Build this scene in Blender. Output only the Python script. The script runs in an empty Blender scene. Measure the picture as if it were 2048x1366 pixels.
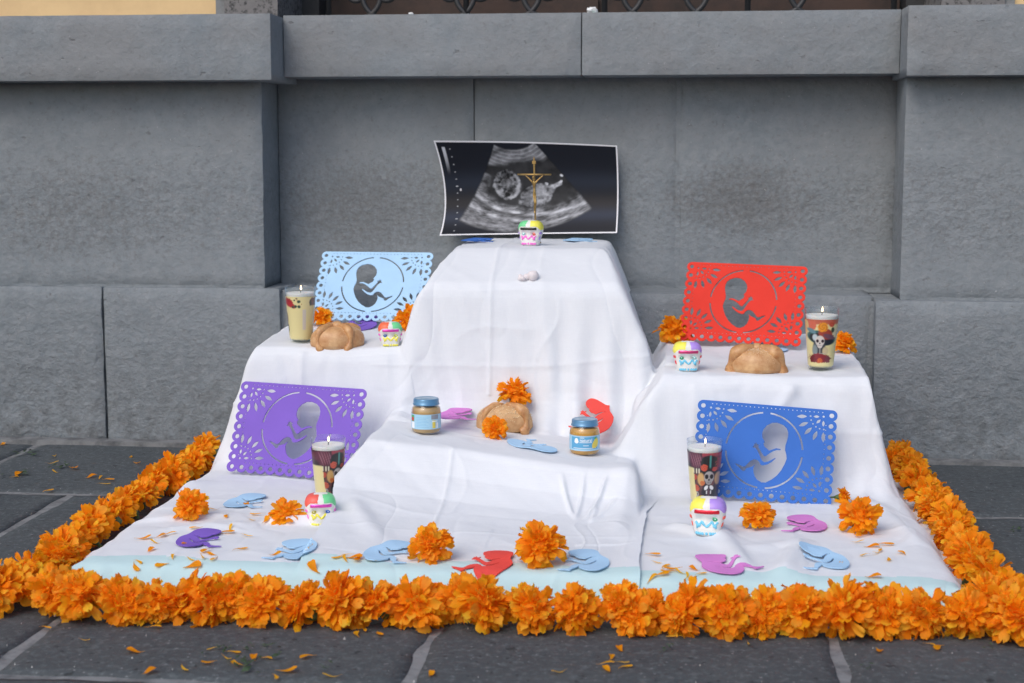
import bpy, bmesh, math, random
import numpy as np
from mathutils import Vector, Matrix, Quaternion

R = math.radians
rng = np.random.default_rng(7)
random.seed(7)
scn = bpy.context.scene
COL = scn.collection

# ------------------------------------------------------------------ camera
F_PX, YAW, PITCH, CAM_H = 3000.0, R(6.15), math.atan(373 / 3000), 0.69
cam_d = bpy.data.cameras.new('camera')
cam = bpy.data.objects.new('camera', cam_d)
COL.objects.link(cam)
cam.location = (0, 0, CAM_H)
cam.rotation_euler = (R(90) - PITCH, 0, YAW)
cam_d.sensor_width = 36
cam_d.lens = F_PX / 2048 * 36
cam_d.clip_start, cam_d.clip_end = 0.05, 400
cam_d.dof.use_dof = True
cam_d.dof.focus_distance = 2.85
cam_d.dof.aperture_fstop = 6.3
scn.camera = cam

# ------------------------------------------------------------------ sky, sun, exposure
SUN_EL, SUN_AZ = R(46), R(-26)          # ahead of the wall and a little to the left
world = bpy.data.worlds.new('World')
scn.world = world
world.use_nodes = True
wn = world.node_tree
wn.nodes.clear()
w_out = wn.nodes.new('ShaderNodeOutputWorld')
w_bg = wn.nodes.new('ShaderNodeBackground')
w_sky = wn.nodes.new('ShaderNodeTexSky')
w_sky.sky_type = 'NISHITA'
w_sky.sun_disc = False
w_sky.sun_elevation = SUN_EL
w_sky.sun_rotation = R(180) - SUN_AZ
w_sky.dust_density = 3.0
w_sky.air_density = 1.0
w_hsv = wn.nodes.new('ShaderNodeHueSaturation')     # thin overcast: most of the blue is gone
w_hsv.inputs['Saturation'].default_value = 1.12
w_bg.inputs['Strength'].default_value = 0.15
wn.links.new(w_sky.outputs[0], w_hsv.inputs['Color'])
wn.links.new(w_hsv.outputs[0], w_bg.inputs[0])
wn.links.new(w_bg.outputs[0], w_out.inputs[0])

sun_d = bpy.data.lights.new('sun', 'SUN')
sun_d.energy = .72
sun_d.angle = R(38)
sun_d.color = (1.0, 0.985, 0.965)
sun = bpy.data.objects.new('sun', sun_d)
COL.objects.link(sun)
# light travels from front-left-above towards the wall
sd = Vector((math.cos(SUN_EL) * math.sin(-SUN_AZ), math.cos(SUN_EL) * math.cos(SUN_AZ), -math.sin(SUN_EL)))
sun.rotation_euler = sd.to_track_quat('-Z', 'Y').to_euler()
sun.location = (-2, -3, 5)

scn.view_settings.view_transform = 'Standard'
scn.view_settings.look = 'None'
scn.view_settings.exposure = 0.29
scn.view_settings.gamma = 1.0
scn.view_settings.use_curve_mapping = False
scn.render.engine = 'CYCLES'
scn.cycles.max_bounces = 10
scn.cycles.transparent_max_bounces = 12
scn.cycles.caustics_reflective = False
scn.cycles.caustics_refractive = False


# ------------------------------------------------------------------ small helpers
def srgb(r, g, b):
    f = lambda c: (c / 255 / 12.92) if c <= 10.3 else ((c / 255 + .055) / 1.055) ** 2.4
    return (f(r), f(g), f(b))


def tag(o, label=None, cat=None, group=None, kind=None):
    if label: o['label'] = label
    if cat: o['category'] = cat
    if group: o['group'] = group
    if kind: o['kind'] = kind
    return o


def empty(name, loc=(0, 0, 0), rot=None):
    o = bpy.data.objects.new(name, None)
    o.empty_display_size = .02
    o.location = loc
    if rot is not None: o.rotation_euler = rot
    COL.objects.link(o)
    return o


def make_mesh(name, v, f, m=None, smooth=True, col=None):
    me = bpy.data.meshes.new(name)
    v = np.asarray(v, float)
    me.from_pydata(v.tolist(), [], [tuple(int(i) for i in q) for q in f])
    if smooth:
        me.polygons.foreach_set('use_smooth', np.ones(len(me.polygons), bool))
    if col is not None:
        a = me.color_attributes.new('Col', 'FLOAT_COLOR', 'POINT')
        c = np.ones((len(v), 4)); c[:, :3] = np.asarray(col).reshape(-1, 3)
        a.data.foreach_set('color', c.ravel())
    if m is not None: me.materials.append(m)
    me.update()
    return me


def link(name, me, parent=None, loc=None, rot=None):
    o = bpy.data.objects.new(name, me)
    COL.objects.link(o)
    if parent is not None: o.parent = parent
    if loc is not None: o.location = loc
    if rot is not None: o.rotation_euler = rot
    return o


def obj(name, v, f, m=None, parent=None, smooth=True, col=None, loc=None, rot=None):
    return link(name, make_mesh(name, v, f, m, smooth, col), parent, loc, rot)


def grid_faces(nu, nv, cu=False, off=0):
    """vertex index = i*nv + j ; i in u, j in v"""
    i = np.arange(nu if cu else nu - 1)[:, None]
    j = np.arange(nv - 1)[None, :]
    i2 = (i + 1) % nu
    q = np.stack([i * nv + j, i2 * nv + j, i2 * nv + j + 1, i * nv + j + 1], -1).reshape(-1, 4)
    return (q + off).tolist()


def lathe(prof, n=40):
    prof = np.asarray(prof, float)
    a = np.linspace(0, 2 * math.pi, n, endpoint=False)
    v = np.stack([np.outer(np.cos(a), prof[:, 0]), np.outer(np.sin(a), prof[:, 0]),
                  np.tile(prof[:, 1], (n, 1))], -1).reshape(-1, 3)
    return v, grid_faces(n, len(prof), True)


class MB:
    """collects pieces of one mesh"""
    def __init__(s): s.v = []; s.f = []; s.c = []; s.n = 0
    def add(s, v, f, col=None):
        v = np.asarray(v, float)
        s.v.append(v)
        s.f += [[int(i) + s.n for i in q] for q in f]
        s.c.append(np.tile(col if col is not None else (1, 1, 1), (len(v), 1)) if np.ndim(col) < 2 else col)
        s.n += len(v)
        return s
    def box(s, x0, x1, y0, y1, z0, z1, col=None):
        v = [(x, y, z) for x in (x0, x1) for y in (y0, y1) for z in (z0, z1)]
        return s.add(v, [(0, 1, 3, 2), (4, 6, 7, 5), (0, 4, 5, 1), (2, 3, 7, 6), (0, 2, 6, 4), (1, 5, 7, 3)], col)
    def tube(s, pts, r, n=8, col=None):
        pts = np.asarray(pts, float); k = len(pts)
        rr = np.broadcast_to(np.asarray(r, float), (k,))
        t = np.gradient(pts, axis=0); t /= np.linalg.norm(t, axis=1)[:, None] + 1e-12
        ref = np.array([0, 0, 1.0]) if abs(t[:, 2]).mean() < .8 else np.array([1.0, 0, 0])
        a = np.cross(t, ref); a /= np.linalg.norm(a, axis=1)[:, None] + 1e-12
        b = np.cross(t, a)
        th = np.linspace(0, 2 * math.pi, n, endpoint=False)
        v = pts[None] + rr[None, :, None] * (np.cos(th)[:, None, None] * a[None] + np.sin(th)[:, None, None] * b[None])
        f = grid_faces(n, k, True)
        v = v.reshape(-1, 3)
        f += [[i * k for i in range(n)][::-1], [i * k + k - 1 for i in range(n)]]
        return s.add(v, f, col)
    def ball(s, c, r, n=12, m=7, col=None):
        th = np.linspace(0, 2 * math.pi, n, endpoint=False); ph = np.linspace(0.02, math.pi - 0.02, m)
        r = np.broadcast_to(np.asarray(r, float), (3,))
        v = np.stack([np.outer(np.cos(th), np.sin(ph)) * r[0], np.outer(np.sin(th), np.sin(ph)) * r[1],
                      np.tile(np.cos(ph), (n, 1)) * r[2]], -1).reshape(-1, 3) + np.asarray(c, float)
        return s.add(v, [q[::-1] for q in grid_faces(n, m, True)], col)
    def build(s, name, m, parent=None, smooth=True, use_col=False):
        v = np.concatenate(s.v); c = np.concatenate(s.c) if use_col else None
        return obj(name, v, s.f, m, parent, smooth, c)


def _hash(ix, iy, iz, seed):
    h = (ix.astype(np.int64) * 374761393 + iy.astype(np.int64) * 668265263 + iz.astype(np.int64) * 2147483647 + seed * 974711) & 0xffffffff
    h = ((h ^ (h >> 13)) * 1274126177) & 0xffffffff
    h = ((h ^ (h >> 16)) * 2246822519) & 0xffffffff
    return ((h ^ (h >> 15)) & 0xffffff) / float(0xffffff) * 2 - 1


def noise(x, y, z=0.0, seed=0):
    x, y, z = np.broadcast_arrays(np.asarray(x, float), np.asarray(y, float), np.asarray(z, float))
    ix, iy, iz = np.floor(x), np.floor(y), np.floor(z)
    fx, fy, fz = x - ix, y - iy, z - iz
    s = lambda t: t * t * t * (t * (t * 6 - 15) + 10)
    fx, fy, fz = s(fx), s(fy), s(fz)
    r = 0
    for a in (0, 1):
        for b in (0, 1):
            for c in (0, 1):
                r = r + _hash(ix + a, iy + b, iz + c, seed) * (fx if a else 1 - fx) * (fy if b else 1 - fy) * (fz if c else 1 - fz)
    return r


def fbm(x, y, z=0.0, seed=0, oct=4):
    r = 0; a = 1.0; t = 0
    for k in range(oct):
        r = r + a * noise(np.asarray(x) * 2 ** k, np.asarray(y) * 2 ** k, np.asarray(z) * 2 ** k, seed + k * 17); t += a; a *= .5
    return r / t


def sstep(a, b, x):
    t = np.clip((np.asarray(x, float) - a) / (b - a), 0, 1)
    return t * t * (3 - 2 * t)


def smax(a, b, k):
    h = np.clip(.5 + .5 * (a - b) / k, 0, 1)
    return b + (a - b) * h + k * h * (1 - h)


# ------------------------------------------------------------------ materials
def mat(name, color, rough=.6, metal=0, spec=.5, bump=None, var=None, attr=False, transl=0, coat=0, sheen=0, emis=None, sss=0):
    """bump=(scale,strength,distance[,detail]) ; var=(scale, dark colour, lo, hi)"""
    m = bpy.data.materials.new(name)
    m.use_nodes = True
    nt = m.node_tree
    b = nt.nodes['Principled BSDF']
    b.inputs['Roughness'].default_value = rough
    b.inputs['Metallic'].default_value = metal
    b.inputs['Specular IOR Level'].default_value = spec
    b.inputs['Coat Weight'].default_value = coat
    b.inputs['Coat Roughness'].default_value = .08
    b.inputs['Sheen Weight'].default_value = sheen
    if sss:
        b.inputs['Subsurface Weight'].default_value = sss
        b.inputs['Subsurface Radius'].default_value = (.012, .008, .005)
        b.inputs['Subsurface Scale'].default_value = 1
    csock = None
    tc = nt.nodes.new('ShaderNodeTexCoord')
    if attr:
        a = nt.nodes.new('ShaderNodeVertexColor'); a.layer_name = 'Col'
        csock = a.outputs['Color']
    if var:
        n = nt.nodes.new('ShaderNodeTexNoise'); n.inputs['Scale'].default_value = var[0]; n.inputs['Detail'].default_value = 6
        n.inputs['Roughness'].default_value = .65
        nt.links.new(tc.outputs['Object'], n.inputs['Vector'])
        rp = nt.nodes.new('ShaderNodeMapRange'); rp.inputs[1].default_value = var[2]; rp.inputs[2].default_value = var[3]
        nt.links.new(n.outputs['Fac'], rp.inputs[0])
        mx = nt.nodes.new('ShaderNodeMix'); mx.data_type = 'RGBA'
        nt.links.new(rp.outputs[0], mx.inputs[0])
        mx.inputs[6].default_value = (*color, 1)
        mx.inputs[7].default_value = (*var[1], 1)
        if csock is not None:
            nt.links.new(csock, mx.inputs[6])
            mx.blend_type = 'MULTIPLY'
        csock = mx.outputs[2]
    if csock is not None: nt.links.new(csock, b.inputs['Base Color'])
    else: b.inputs['Base Color'].default_value = (*color, 1)
    if bump:
        n = nt.nodes.new('ShaderNodeTexNoise'); n.inputs['Scale'].default_value = bump[0]
        n.inputs['Detail'].default_value = bump[3] if len(bump) > 3 else 6
        nt.links.new(tc.outputs['Object'], n.inputs['Vector'])
        bp = nt.nodes.new('ShaderNodeBump'); bp.inputs['Strength'].default_value = bump[1]; bp.inputs['Distance'].default_value = bump[2]
        nt.links.new(n.outputs['Fac'], bp.inputs['Height'])
        nt.links.new(bp.outputs[0], b.inputs['Normal'])
    if emis:
        b.inputs['Emission Color'].default_value = (*emis[0], 1); b.inputs['Emission Strength'].default_value = emis[1]
    if transl:
        t = nt.nodes.new('ShaderNodeBsdfTranslucent')
        if csock is not None: nt.links.new(csock, t.inputs['Color'])
        else: t.inputs['Color'].default_value = (*color, 1)
        ms = nt.nodes.new('ShaderNodeMixShader'); ms.inputs[0].default_value = transl
        nt.links.new(b.outputs[0], ms.inputs[1]); nt.links.new(t.outputs[0], ms.inputs[2])
        nt.links.new(ms.outputs[0], nt.nodes['Material Output'].inputs[0])
    return m


def node(nt, t, **kw):
    n = nt.nodes.new(t)
    for k, v in kw.items(): setattr(n, k, v)
    return n


def stone_wall_mat():
    """grey painted render over rough stone, with worn dark patches low down and chipped paint"""
    m = bpy.data.materials.new('grey_painted_stone'); m.use_nodes = True
    nt = m.node_tree; L = nt.links.new; b = nt.nodes['Principled BSDF']
    b.inputs['Roughness'].default_value = .82; b.inputs['Specular IOR Level'].default_value = .25
    g = node(nt, 'ShaderNodeNewGeometry'); pos = g.outputs['Position']
    def nz(scale, detail, rough=.6, stretch=None):
        n = node(nt, 'ShaderNodeTexNoise'); n.inputs['Scale'].default_value = scale; n.inputs['Detail'].default_value = detail; n.inputs['Roughness'].default_value = rough
        if stretch:
            mp = node(nt, 'ShaderNodeMapping'); mp.inputs['Scale'].default_value = stretch; L(pos, mp.inputs['Vector']); L(mp.outputs[0], n.inputs['Vector'])
        else: L(pos, n.inputs['Vector'])
        return n.outputs['Fac']
    def mr(src, a, c, d=0, e=1):
        n = node(nt, 'ShaderNodeMapRange'); n.inputs[1].default_value = a; n.inputs[2].default_value = c; n.inputs[3].default_value = d; n.inputs[4].default_value = e
        L(src, n.inputs[0]); return n.outputs[0]
    def ma(op, a, c):
        n = node(nt, 'ShaderNodeMath', operation=op)
        for i, s in enumerate((a, c)):
            if isinstance(s, (int, float)): n.inputs[i].default_value = s
            else: L(s, n.inputs[i])
        return n.outputs[0]
    def mix(f, c1, c2):
        n = node(nt, 'ShaderNodeMix', data_type='RGBA'); L(f, n.inputs[0])
        for i, s in ((6, c1), (7, c2)):
            if isinstance(s, tuple): n.inputs[i].default_value = (*s, 1)
            else: L(s, n.inputs[i])
        return n.outputs[2]
    sep = node(nt, 'ShaderNodeSeparateXYZ'); L(pos, sep.inputs[0]); X, Z = sep.outputs[0], sep.outputs[2]
    base = mix(mr(nz(2.3, 4), .35, .65), (.188, .216, .236), (.214, .240, .258))
    base = mix(mr(nz(38, 6, .7), .40, .72), base, (.248, .272, .290))
    # warm-ish bare render where the paint is thin high up
    hi = ma('MULTIPLY', mr(Z, .62, .84), mr(nz(5, 5), .38, .66, 0, .75))
    base = mix(hi, base, (.222, .230, .236))
    # worn rough belt low on the upper stones and on the bottom course
    def bump_at(c, w):
        d = ma('DIVIDE', ma('SUBTRACT', Z, c), w); return ma('MAXIMUM', ma('SUBTRACT', 1.0, ma('MULTIPLY', d, d)), 0.0)
    belt = bump_at(.57, .13)
    def spot(cx, cz, rx, rz):
        rx *= 1.25; rz *= 1.25
        dx = ma('DIVIDE', ma('SUBTRACT', X, ma('ADD', cx - .12, ma('MULTIPLY', wob, .24))), rx); dz = ma('DIVIDE', ma('SUBTRACT', Z, cz), rz)
        return ma('MAXIMUM', ma('SUBTRACT', 1.0, ma('ADD', ma('MULTIPLY', dx, dx), ma('MULTIPLY', dz, dz))), 0.0)
    wob = nz(6, 5, .7)
    worn = ma('MAXIMUM', spot(.17, .585, .17, .09), ma('MAXIMUM', ma('MULTIPLY', spot(-.74, .56, .2, .12), .8), ma('MULTIPLY', spot(-1.4, .56, .3, .12), .5)))
    worn = ma('MAXIMUM', worn, ma('MULTIPLY', belt, .28))
    speck = nz(85, 5, .72)
    wm = mr(ma('ADD', ma('MULTIPLY', worn, .30), ma('MULTIPLY', speck, 1.0)), .54, .98)
    base = mix(wm, base, (.125, .124, .123))
    low = ma('MULTIPLY', mr(Z, .26, .02), mr(nz(30, 6, .72), .42, .66))
    base = mix(ma('MULTIPLY', low, .75), base, (.105, .11, .113))
    # dust specks
    base = mix(mr(nz(170, 2, .5), .715, .76, 0, .6), base, (.42, .43, .44))
    # pits
    pit = mr(nz(46, 4, .6, (1, 1, 1.3)), .27, .335, .55, 0)
    base = mix(pit, base, (.14, .145, .15))
    L(base, b.inputs['Base Color'])
    rough_amt = ma('ADD', .40, ma('MULTIPLY', ma('ADD', ma('MULTIPLY', belt, .5), mr(Z, .42, .2)), .8))
    h1 = nz(58, 7, .66, (1, 1, 1.2)); h2 = nz(13, 4, .6)
    hh = ma('ADD', ma('MULTIPLY', ma('MULTIPLY', h1, rough_amt), 1.0), ma('MULTIPLY', h2, .8))
    hh = ma('SUBTRACT', hh, ma('MULTIPLY', pit, .25))
    bp = node(nt, 'ShaderNodeBump'); bp.inputs['Strength'].default_value = 1.0; bp.inputs['Distance'].default_value = .0068
    L(hh, bp.inputs['Height']); L(bp.outputs[0], b.inputs['Normal'])
    return m


def paving_mat(name, c_a, c_b, c_fleck):
    m = bpy.data.materials.new(name); m.use_nodes = True
    nt = m.node_tree; L = nt.links.new; b = nt.nodes['Principled BSDF']
    b.inputs['Roughness'].default_value = .74; b.inputs['Specular IOR Level'].default_value = .35
    g = node(nt, 'ShaderNodeNewGeometry'); pos = g.outputs['Position']
    oi = node(nt, 'ShaderNodeObjectInfo')
    def nz(scale, detail, rough=.6):
        n = node(nt, 'ShaderNodeTexNoise'); n.inputs['Scale'].default_value = scale; n.inputs['Detail'].default_value = detail; n.inputs['Roughness'].default_value = rough
        L(pos, n.inputs['Vector']); return n.outputs['Fac']
    def mr(src, a, c, d=0, e=1):
        n = node(nt, 'ShaderNodeMapRange'); n.inputs[1].default_value = a; n.inputs[2].default_value = c; n.inputs[3].default_value = d; n.inputs[4].default_value = e
        L(src, n.inputs[0]); return n.outputs[0]
    def mix(f, c1, c2):
        n = node(nt, 'ShaderNodeMix', data_type='RGBA'); L(f, n.inputs[0])
        for i, s in ((6, c1), (7, c2)):
            if isinstance(s, tuple): n.inputs[i].default_value = (*s, 1)
            else: L(s, n.inputs[i])
        return n.outputs[2]
    base = mix(mr(nz(7, 5), .35, .65), c_a, c_b)
    base = mix(mr(nz(3.1, 6, .7), .42, .72, 0, .7), base, (c_a[0] * .60, c_a[1] * .60, c_a[2] * .62))
    base = mix(mr(oi.outputs['Random'], 0, 1, 0, .35), base, c_b)
    base = mix(mr(nz(75, 6, .72), .5, .66), base, c_fleck)
    base = mix(mr(nz(48, 4, .6), .385, .33), base, (c_a[0] * .42, c_a[1] * .42, c_a[2] * .42))
    base = mix(mr(nz(26, 5, .6), .64, .70, 0, .55), base, (.092, .075, .068))
    base = mix(mr(nz(150, 2, .4), .70, .745, 0, .75), base, (.30, .30, .31))
    L(base, b.inputs['Base Color'])
    bp = node(nt, 'ShaderNodeBump'); bp.inputs['Strength'].default_value = .8; bp.inputs['Distance'].default_value = .004
    n2 = node(nt, 'ShaderNodeTexNoise'); n2.inputs['Scale'].default_value = 55; n2.inputs['Detail'].default_value = 7; n2.inputs['Roughness'].default_value = .7
    L(pos, n2.inputs['Vector']); L(n2.outputs['Fac'], bp.inputs['Height']); L(bp.outputs[0], b.inputs['Normal'])
    return m


def cloth_mat(name, c, hem=False):
    m = bpy.data.materials.new(name); m.use_nodes = True
    nt = m.node_tree; L = nt.links.new; b = nt.nodes['Principled BSDF']
    b.inputs['Base Color'].default_value = (*c, 1); b.inputs['Roughness'].default_value = .85
    b.inputs['Specular IOR Level'].default_value = .15; b.inputs['Sheen Weight'].default_value = .1
    g = node(nt, 'ShaderNodeNewGeometry')
    # slubby weave: faint thread-density bars both ways
    fac = None
    for s in ((420, 420, 26), (30, 420, 420)):
        mp = node(nt, 'ShaderNodeMapping'); mp.inputs['Scale'].default_value = s
        n = node(nt, 'ShaderNodeTexNoise'); n.inputs['Scale'].default_value = 1.0; n.inputs['Detail'].default_value = 2
        L(g.outputs['Position'], mp.inputs['Vector']); L(mp.outputs[0], n.inputs['Vector'])
        if fac is None: fac = n.outputs['Fac']
        else:
            a = node(nt, 'ShaderNodeMath', operation='ADD'); L(fac, a.inputs[0]); L(n.outputs['Fac'], a.inputs[1]); fac = a.outputs[0]
    mr = node(nt, 'ShaderNodeMapRange'); mr.inputs[1].default_value = .6; mr.inputs[2].default_value = 1.4; mr.inputs[3].default_value = .0; mr.inputs[4].default_value = 1
    L(fac, mr.inputs[0])
    mx = node(nt, 'ShaderNodeMix', data_type='RGBA'); mx.inputs[6].default_value = (c[0] * .955, c[1] * .955, c[2] * .965, 1); mx.inputs[7].default_value = (*c, 1)
    L(mr.outputs[0], mx.inputs[0]); L(mx.outputs[2], b.inputs['Base Color'])
    bp = node(nt, 'ShaderNodeBump'); bp.inputs['Strength'].default_value = .22; bp.inputs['Distance'].default_value = .0009
    L(fac, bp.inputs['Height']); L(bp.outputs[0], b.inputs['Normal'])
    t = node(nt, 'ShaderNodeBsdfTranslucent'); t.inputs['Color'].default_value = (*c, 1)
    ms = node(nt, 'ShaderNodeMixShader'); ms.inputs[0].default_value = .10
    L(b.outputs[0], ms.inputs[1]); L(t.outputs[0], ms.inputs[2]); L(ms.outputs[0], nt.nodes['Material Output'].inputs[0])
    return m


def glass_mat():
    m = bpy.data.materials.new('clear_glass'); m.use_nodes = True
    nt = m.node_tree; nt.nodes.remove(nt.nodes['Principled BSDF'])
    fr = node(nt, 'ShaderNodeLayerWeight'); fr.inputs[0].default_value = .5
    pw = node(nt, 'ShaderNodeMath', operation='POWER'); pw.inputs[1].default_value = 4.0; nt.links.new(fr.outputs['Facing'], pw.inputs[0])
    mr = node(nt, 'ShaderNodeMapRange'); mr.inputs[1].default_value = 0; mr.inputs[2].default_value = 1; mr.inputs[3].default_value = .05; mr.inputs[4].default_value = .72
    tr = node(nt, 'ShaderNodeBsdfTransparent'); tr.inputs[0].default_value = (.95, .965, .965, 1)
    gl = node(nt, 'ShaderNodeBsdfGlossy'); gl.inputs['Roughness'].default_value = .03; gl.inputs[0].default_value = (.9, .92, .95, 1)
    ms = node(nt, 'ShaderNodeMixShader'); L = nt.links.new
    L(pw.outputs[0], mr.inputs[0]); L(mr.outputs[0], ms.inputs[0]); L(tr.outputs[0], ms.inputs[1]); L(gl.outputs[0], ms.inputs[2])
    L(ms.outputs[0], nt.nodes['Material Output'].inputs[0])
    return m


M = {}
M['wall'] = stone_wall_mat()
M['joint'] = mat('dark_joint', (.06, .062, .066), .9, bump=(40, .5, .003))
M['mortar'] = mat('pale_mortar', (.205, .213, .218), .9, spec=.2, bump=(60, .8, .004), var=(22, (.10, .105, .11), .44, .66))
M['paving'] = paving_mat('dark_basalt_paving', (.058, .070, .078), (.068, .078, .084), (.112, .130, .138))
M['cream'] = mat('cream_plaster', (.70, .50, .26), .85, bump=(30, .3, .003), var=(6, (.60, .42, .22), .45, .7))
M['jamb'] = mat('speckled_grey_stone', (.17, .165, .165), .85, bump=(60, .8, .004), var=(90, (.05, .05, .05), .5, .62))
M['wood'] = mat('dark_brown_wood', (.050, .026, .018), .6, bump=(25, .4, .002), var=(14, (.022, .013, .010), .4, .65))
M['iron'] = mat('wrought_iron', (.028, .029, .032), .5, spec=.5, bump=(120, .3, .0006))
M['litter'] = mat('white_litter', (.75, .76, .76), .7, var=(60, (.35, .5, .45), .52, .66))
M['cloth'] = cloth_mat('white_cotton', (.765, .80, .84))
M['hem'] = cloth_mat('pale_aqua_cotton', (.55, .755, .775))
M['glass'] = glass_mat()
M['wax'] = mat('cream_wax', (.84, .77, .47), .5, spec=.4, sss=.25)
M['wax_top'] = mat('flame_lit_wax', (.86, .85, .82), .45, sss=.3)  # upper wax lit by the flame: that light is put into this whiter colour
M['wick'] = mat('burnt_wick', (.02, .018, .016), .9)
M['flame'] = mat('candle_flame', (1, .75, .4), .5, emis=((1.0, .66, .34), 5.0))
M['print'] = mat('printed_wrap', (.5, .5, .5), .35, attr=True, coat=.5)
M['photo'] = mat('photo_print', (.5, .5, .5), .5, attr=True, spec=.14)
M['paper'] = mat('white_photo_paper', (.80, .80, .83), .5)
M['gold'] = mat('worn_brass', (.50, .33, .12), .38, metal=.85, bump=(200, .3, .0005), var=(120, (.24, .15, .06), .45, .7))
FOAM = {'light_blue': (.40, .62, .84), 'blue': (.055, .165, .53), 'purple': (.215, .125, .53), 'red': (.69, .052, .036), 'pink': (.64, .235, .60), 'orange_red': (.75, .083, .068)}
for k, c in FOAM.items():
    M[k] = mat('foam_' + k, c, .92, spec=.10, bump=(900, .25, .0006, 2), var=(9, tuple(q * .9 for q in c), .4, .7))
M['petal'] = mat('marigold_petal', (.9, .3, .01), .62, spec=.25, attr=True, transl=.48)
M['stem'] = mat('green_stem', (.10, .17, .055), .6, var=(60, (.055, .10, .03), .4, .65))
M['leaf_scrap'] = mat('wilted_leaf', (.028, .055, .024), .7, var=(80, (.075, .12, .06), .5, .7), transl=.15)
M['bread'] = mat('baked_crust', (.64, .405, .205), .45, spec=.4, coat=.08, bump=(95, .35, .0014), var=(38, (.43, .20, .075), .36, .68))
M['bread_pale'] = mat('pale_crust', (.66, .43, .22), .55, spec=.35, bump=(80, .6, .003), var=(36, (.42, .215, .09), .36, .68))
M['bread_strip'] = mat('browned_crust', (.60, .345, .15), .42, spec=.45, coat=.1, bump=(95, .35, .0012), var=(45, (.36, .15, .05), .36, .66))
M['seed'] = mat('sesame_seed', (.72, .58, .36), .6)
M['sugar'] = mat('sugar_grain', (.80, .70, .52), .45)
M['sugar_body'] = mat('pressed_sugar', (.78, .77, .735), .7, spec=.3, bump=(300, .6, .0014, 3), sss=.15)
ICE = {'pink': (.86, .17, .62), 'yellow': (.86, .80, .10), 'green': (.16, .62, .27), 'orange': (.86, .16, .07), 'purple': (.42, .27, .74), 'aqua': (.18, .58, .78), 'red': (.78, .07, .09), 'coral': (.80, .12, .09)}
for k, c in ICE.items(): M['ice_' + k] = mat('icing_' + k, c, .4, spec=.5, sss=0)
FOIL = {'magenta': (.80, .10, .52), 'red': (.72, .03, .05), 'dark': (.05, .055, .05), 'pinkred': (.78, .09, .25)}
for k, c in FOIL.items(): M['foil_' + k] = mat('foil_' + k, c, .28, metal=.75, bump=(160, .6, .0015))
SEQ = {'blue': (.05, .16, .58), 'yellowgreen': (.62, .72, .12), 'green': (.08, .50, .26), 'teal': (.45, .78, .74), 'redorange': (.78, .12, .06), 'gold': (.60, .55, .10)}
for k, c in SEQ.items(): M['seq_' + k] = mat('sequin_' + k, c, .22, metal=.5, spec=.8)
M['lid'] = mat('blue_tin_lid', (.105, .255, .42), .30, metal=.35, spec=.7, bump=(120, .1, .0004))
M['lid_top'] = mat('pale_lid_top', (.26, .40, .52), .28, metal=.45, spec=.8)  # paler blue than the rest of the lid
M['puree'] = mat('orange_puree', (.60, .30, .045), .30, coat=.6, var=(60, (.48, .26, .05), .4, .7))
M['puree_tan'] = mat('tan_puree', (.50, .31, .12), .30, coat=.6, var=(60, (.40, .25, .09), .4, .7))
M['label'] = mat('pale_blue_label', (.36, .60, .76), .45)
M['label_mid'] = mat('mid_blue_label', (.10, .36, .60), .45)
M['label_grey'] = mat('grey_label_block', (.25, .27, .31), .45)
M['white'] = mat('white_print', (.82, .86, .88), .5)
M['mango'] = mat('yellow_fruit_print', (.72, .60, .10), .5, var=(60, (.70, .28, .06), .55, .7))
M['green'] = mat('green_print', (.10, .42, .16), .5)
M['redp'] = mat('red_print', (.62, .05, .05), .5)
M['clay'] = mat('pinkish_clay', (.72, .67, .68), .75, bump=(90, .4, .002))

# ------------------------------------------------------------------ camera ray -> place in the world
_fh = np.array([-math.sin(YAW), math.cos(YAW), 0.]); _zz = np.array([0, 0, 1.])
_fw = math.cos(PITCH) * _fh - math.sin(PITCH) * _zz
_rt = np.array([math.cos(YAW), math.sin(YAW), 0.]); _up = np.cross(_rt, _fw)
_C = np.array([0, 0, CAM_H])


def ray(px, py): return _fw * F_PX + _rt * (px - 1024) - _up * (py - 683)
def gz(px, py, z=0.0):
    d = ray(px, py); return _C + d * (z - CAM_H) / d[2]
def gy(px, py, y):
    d = ray(px, py); return _C + d * y / d[1]


# ------------------------------------------------------------------ pavement
WALL_L, WALL_R = 3.445, 3.425          # foot of the wall, left and right
ground = obj('ground', [(-60, -60, -.03), (60, -60, -.03), (60, 60, -.03), (-60, 60, -.03)], [(0, 1, 2, 3)], M['paving'])
tag(ground, kind='structure')
mb = MB(); mb.box(-3.6, 3.0, .35, 3.62, -.028, -.0035)
pave = mb.build('pavement', M['mortar'], smooth=False)
tag(pave, kind='structure')


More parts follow.
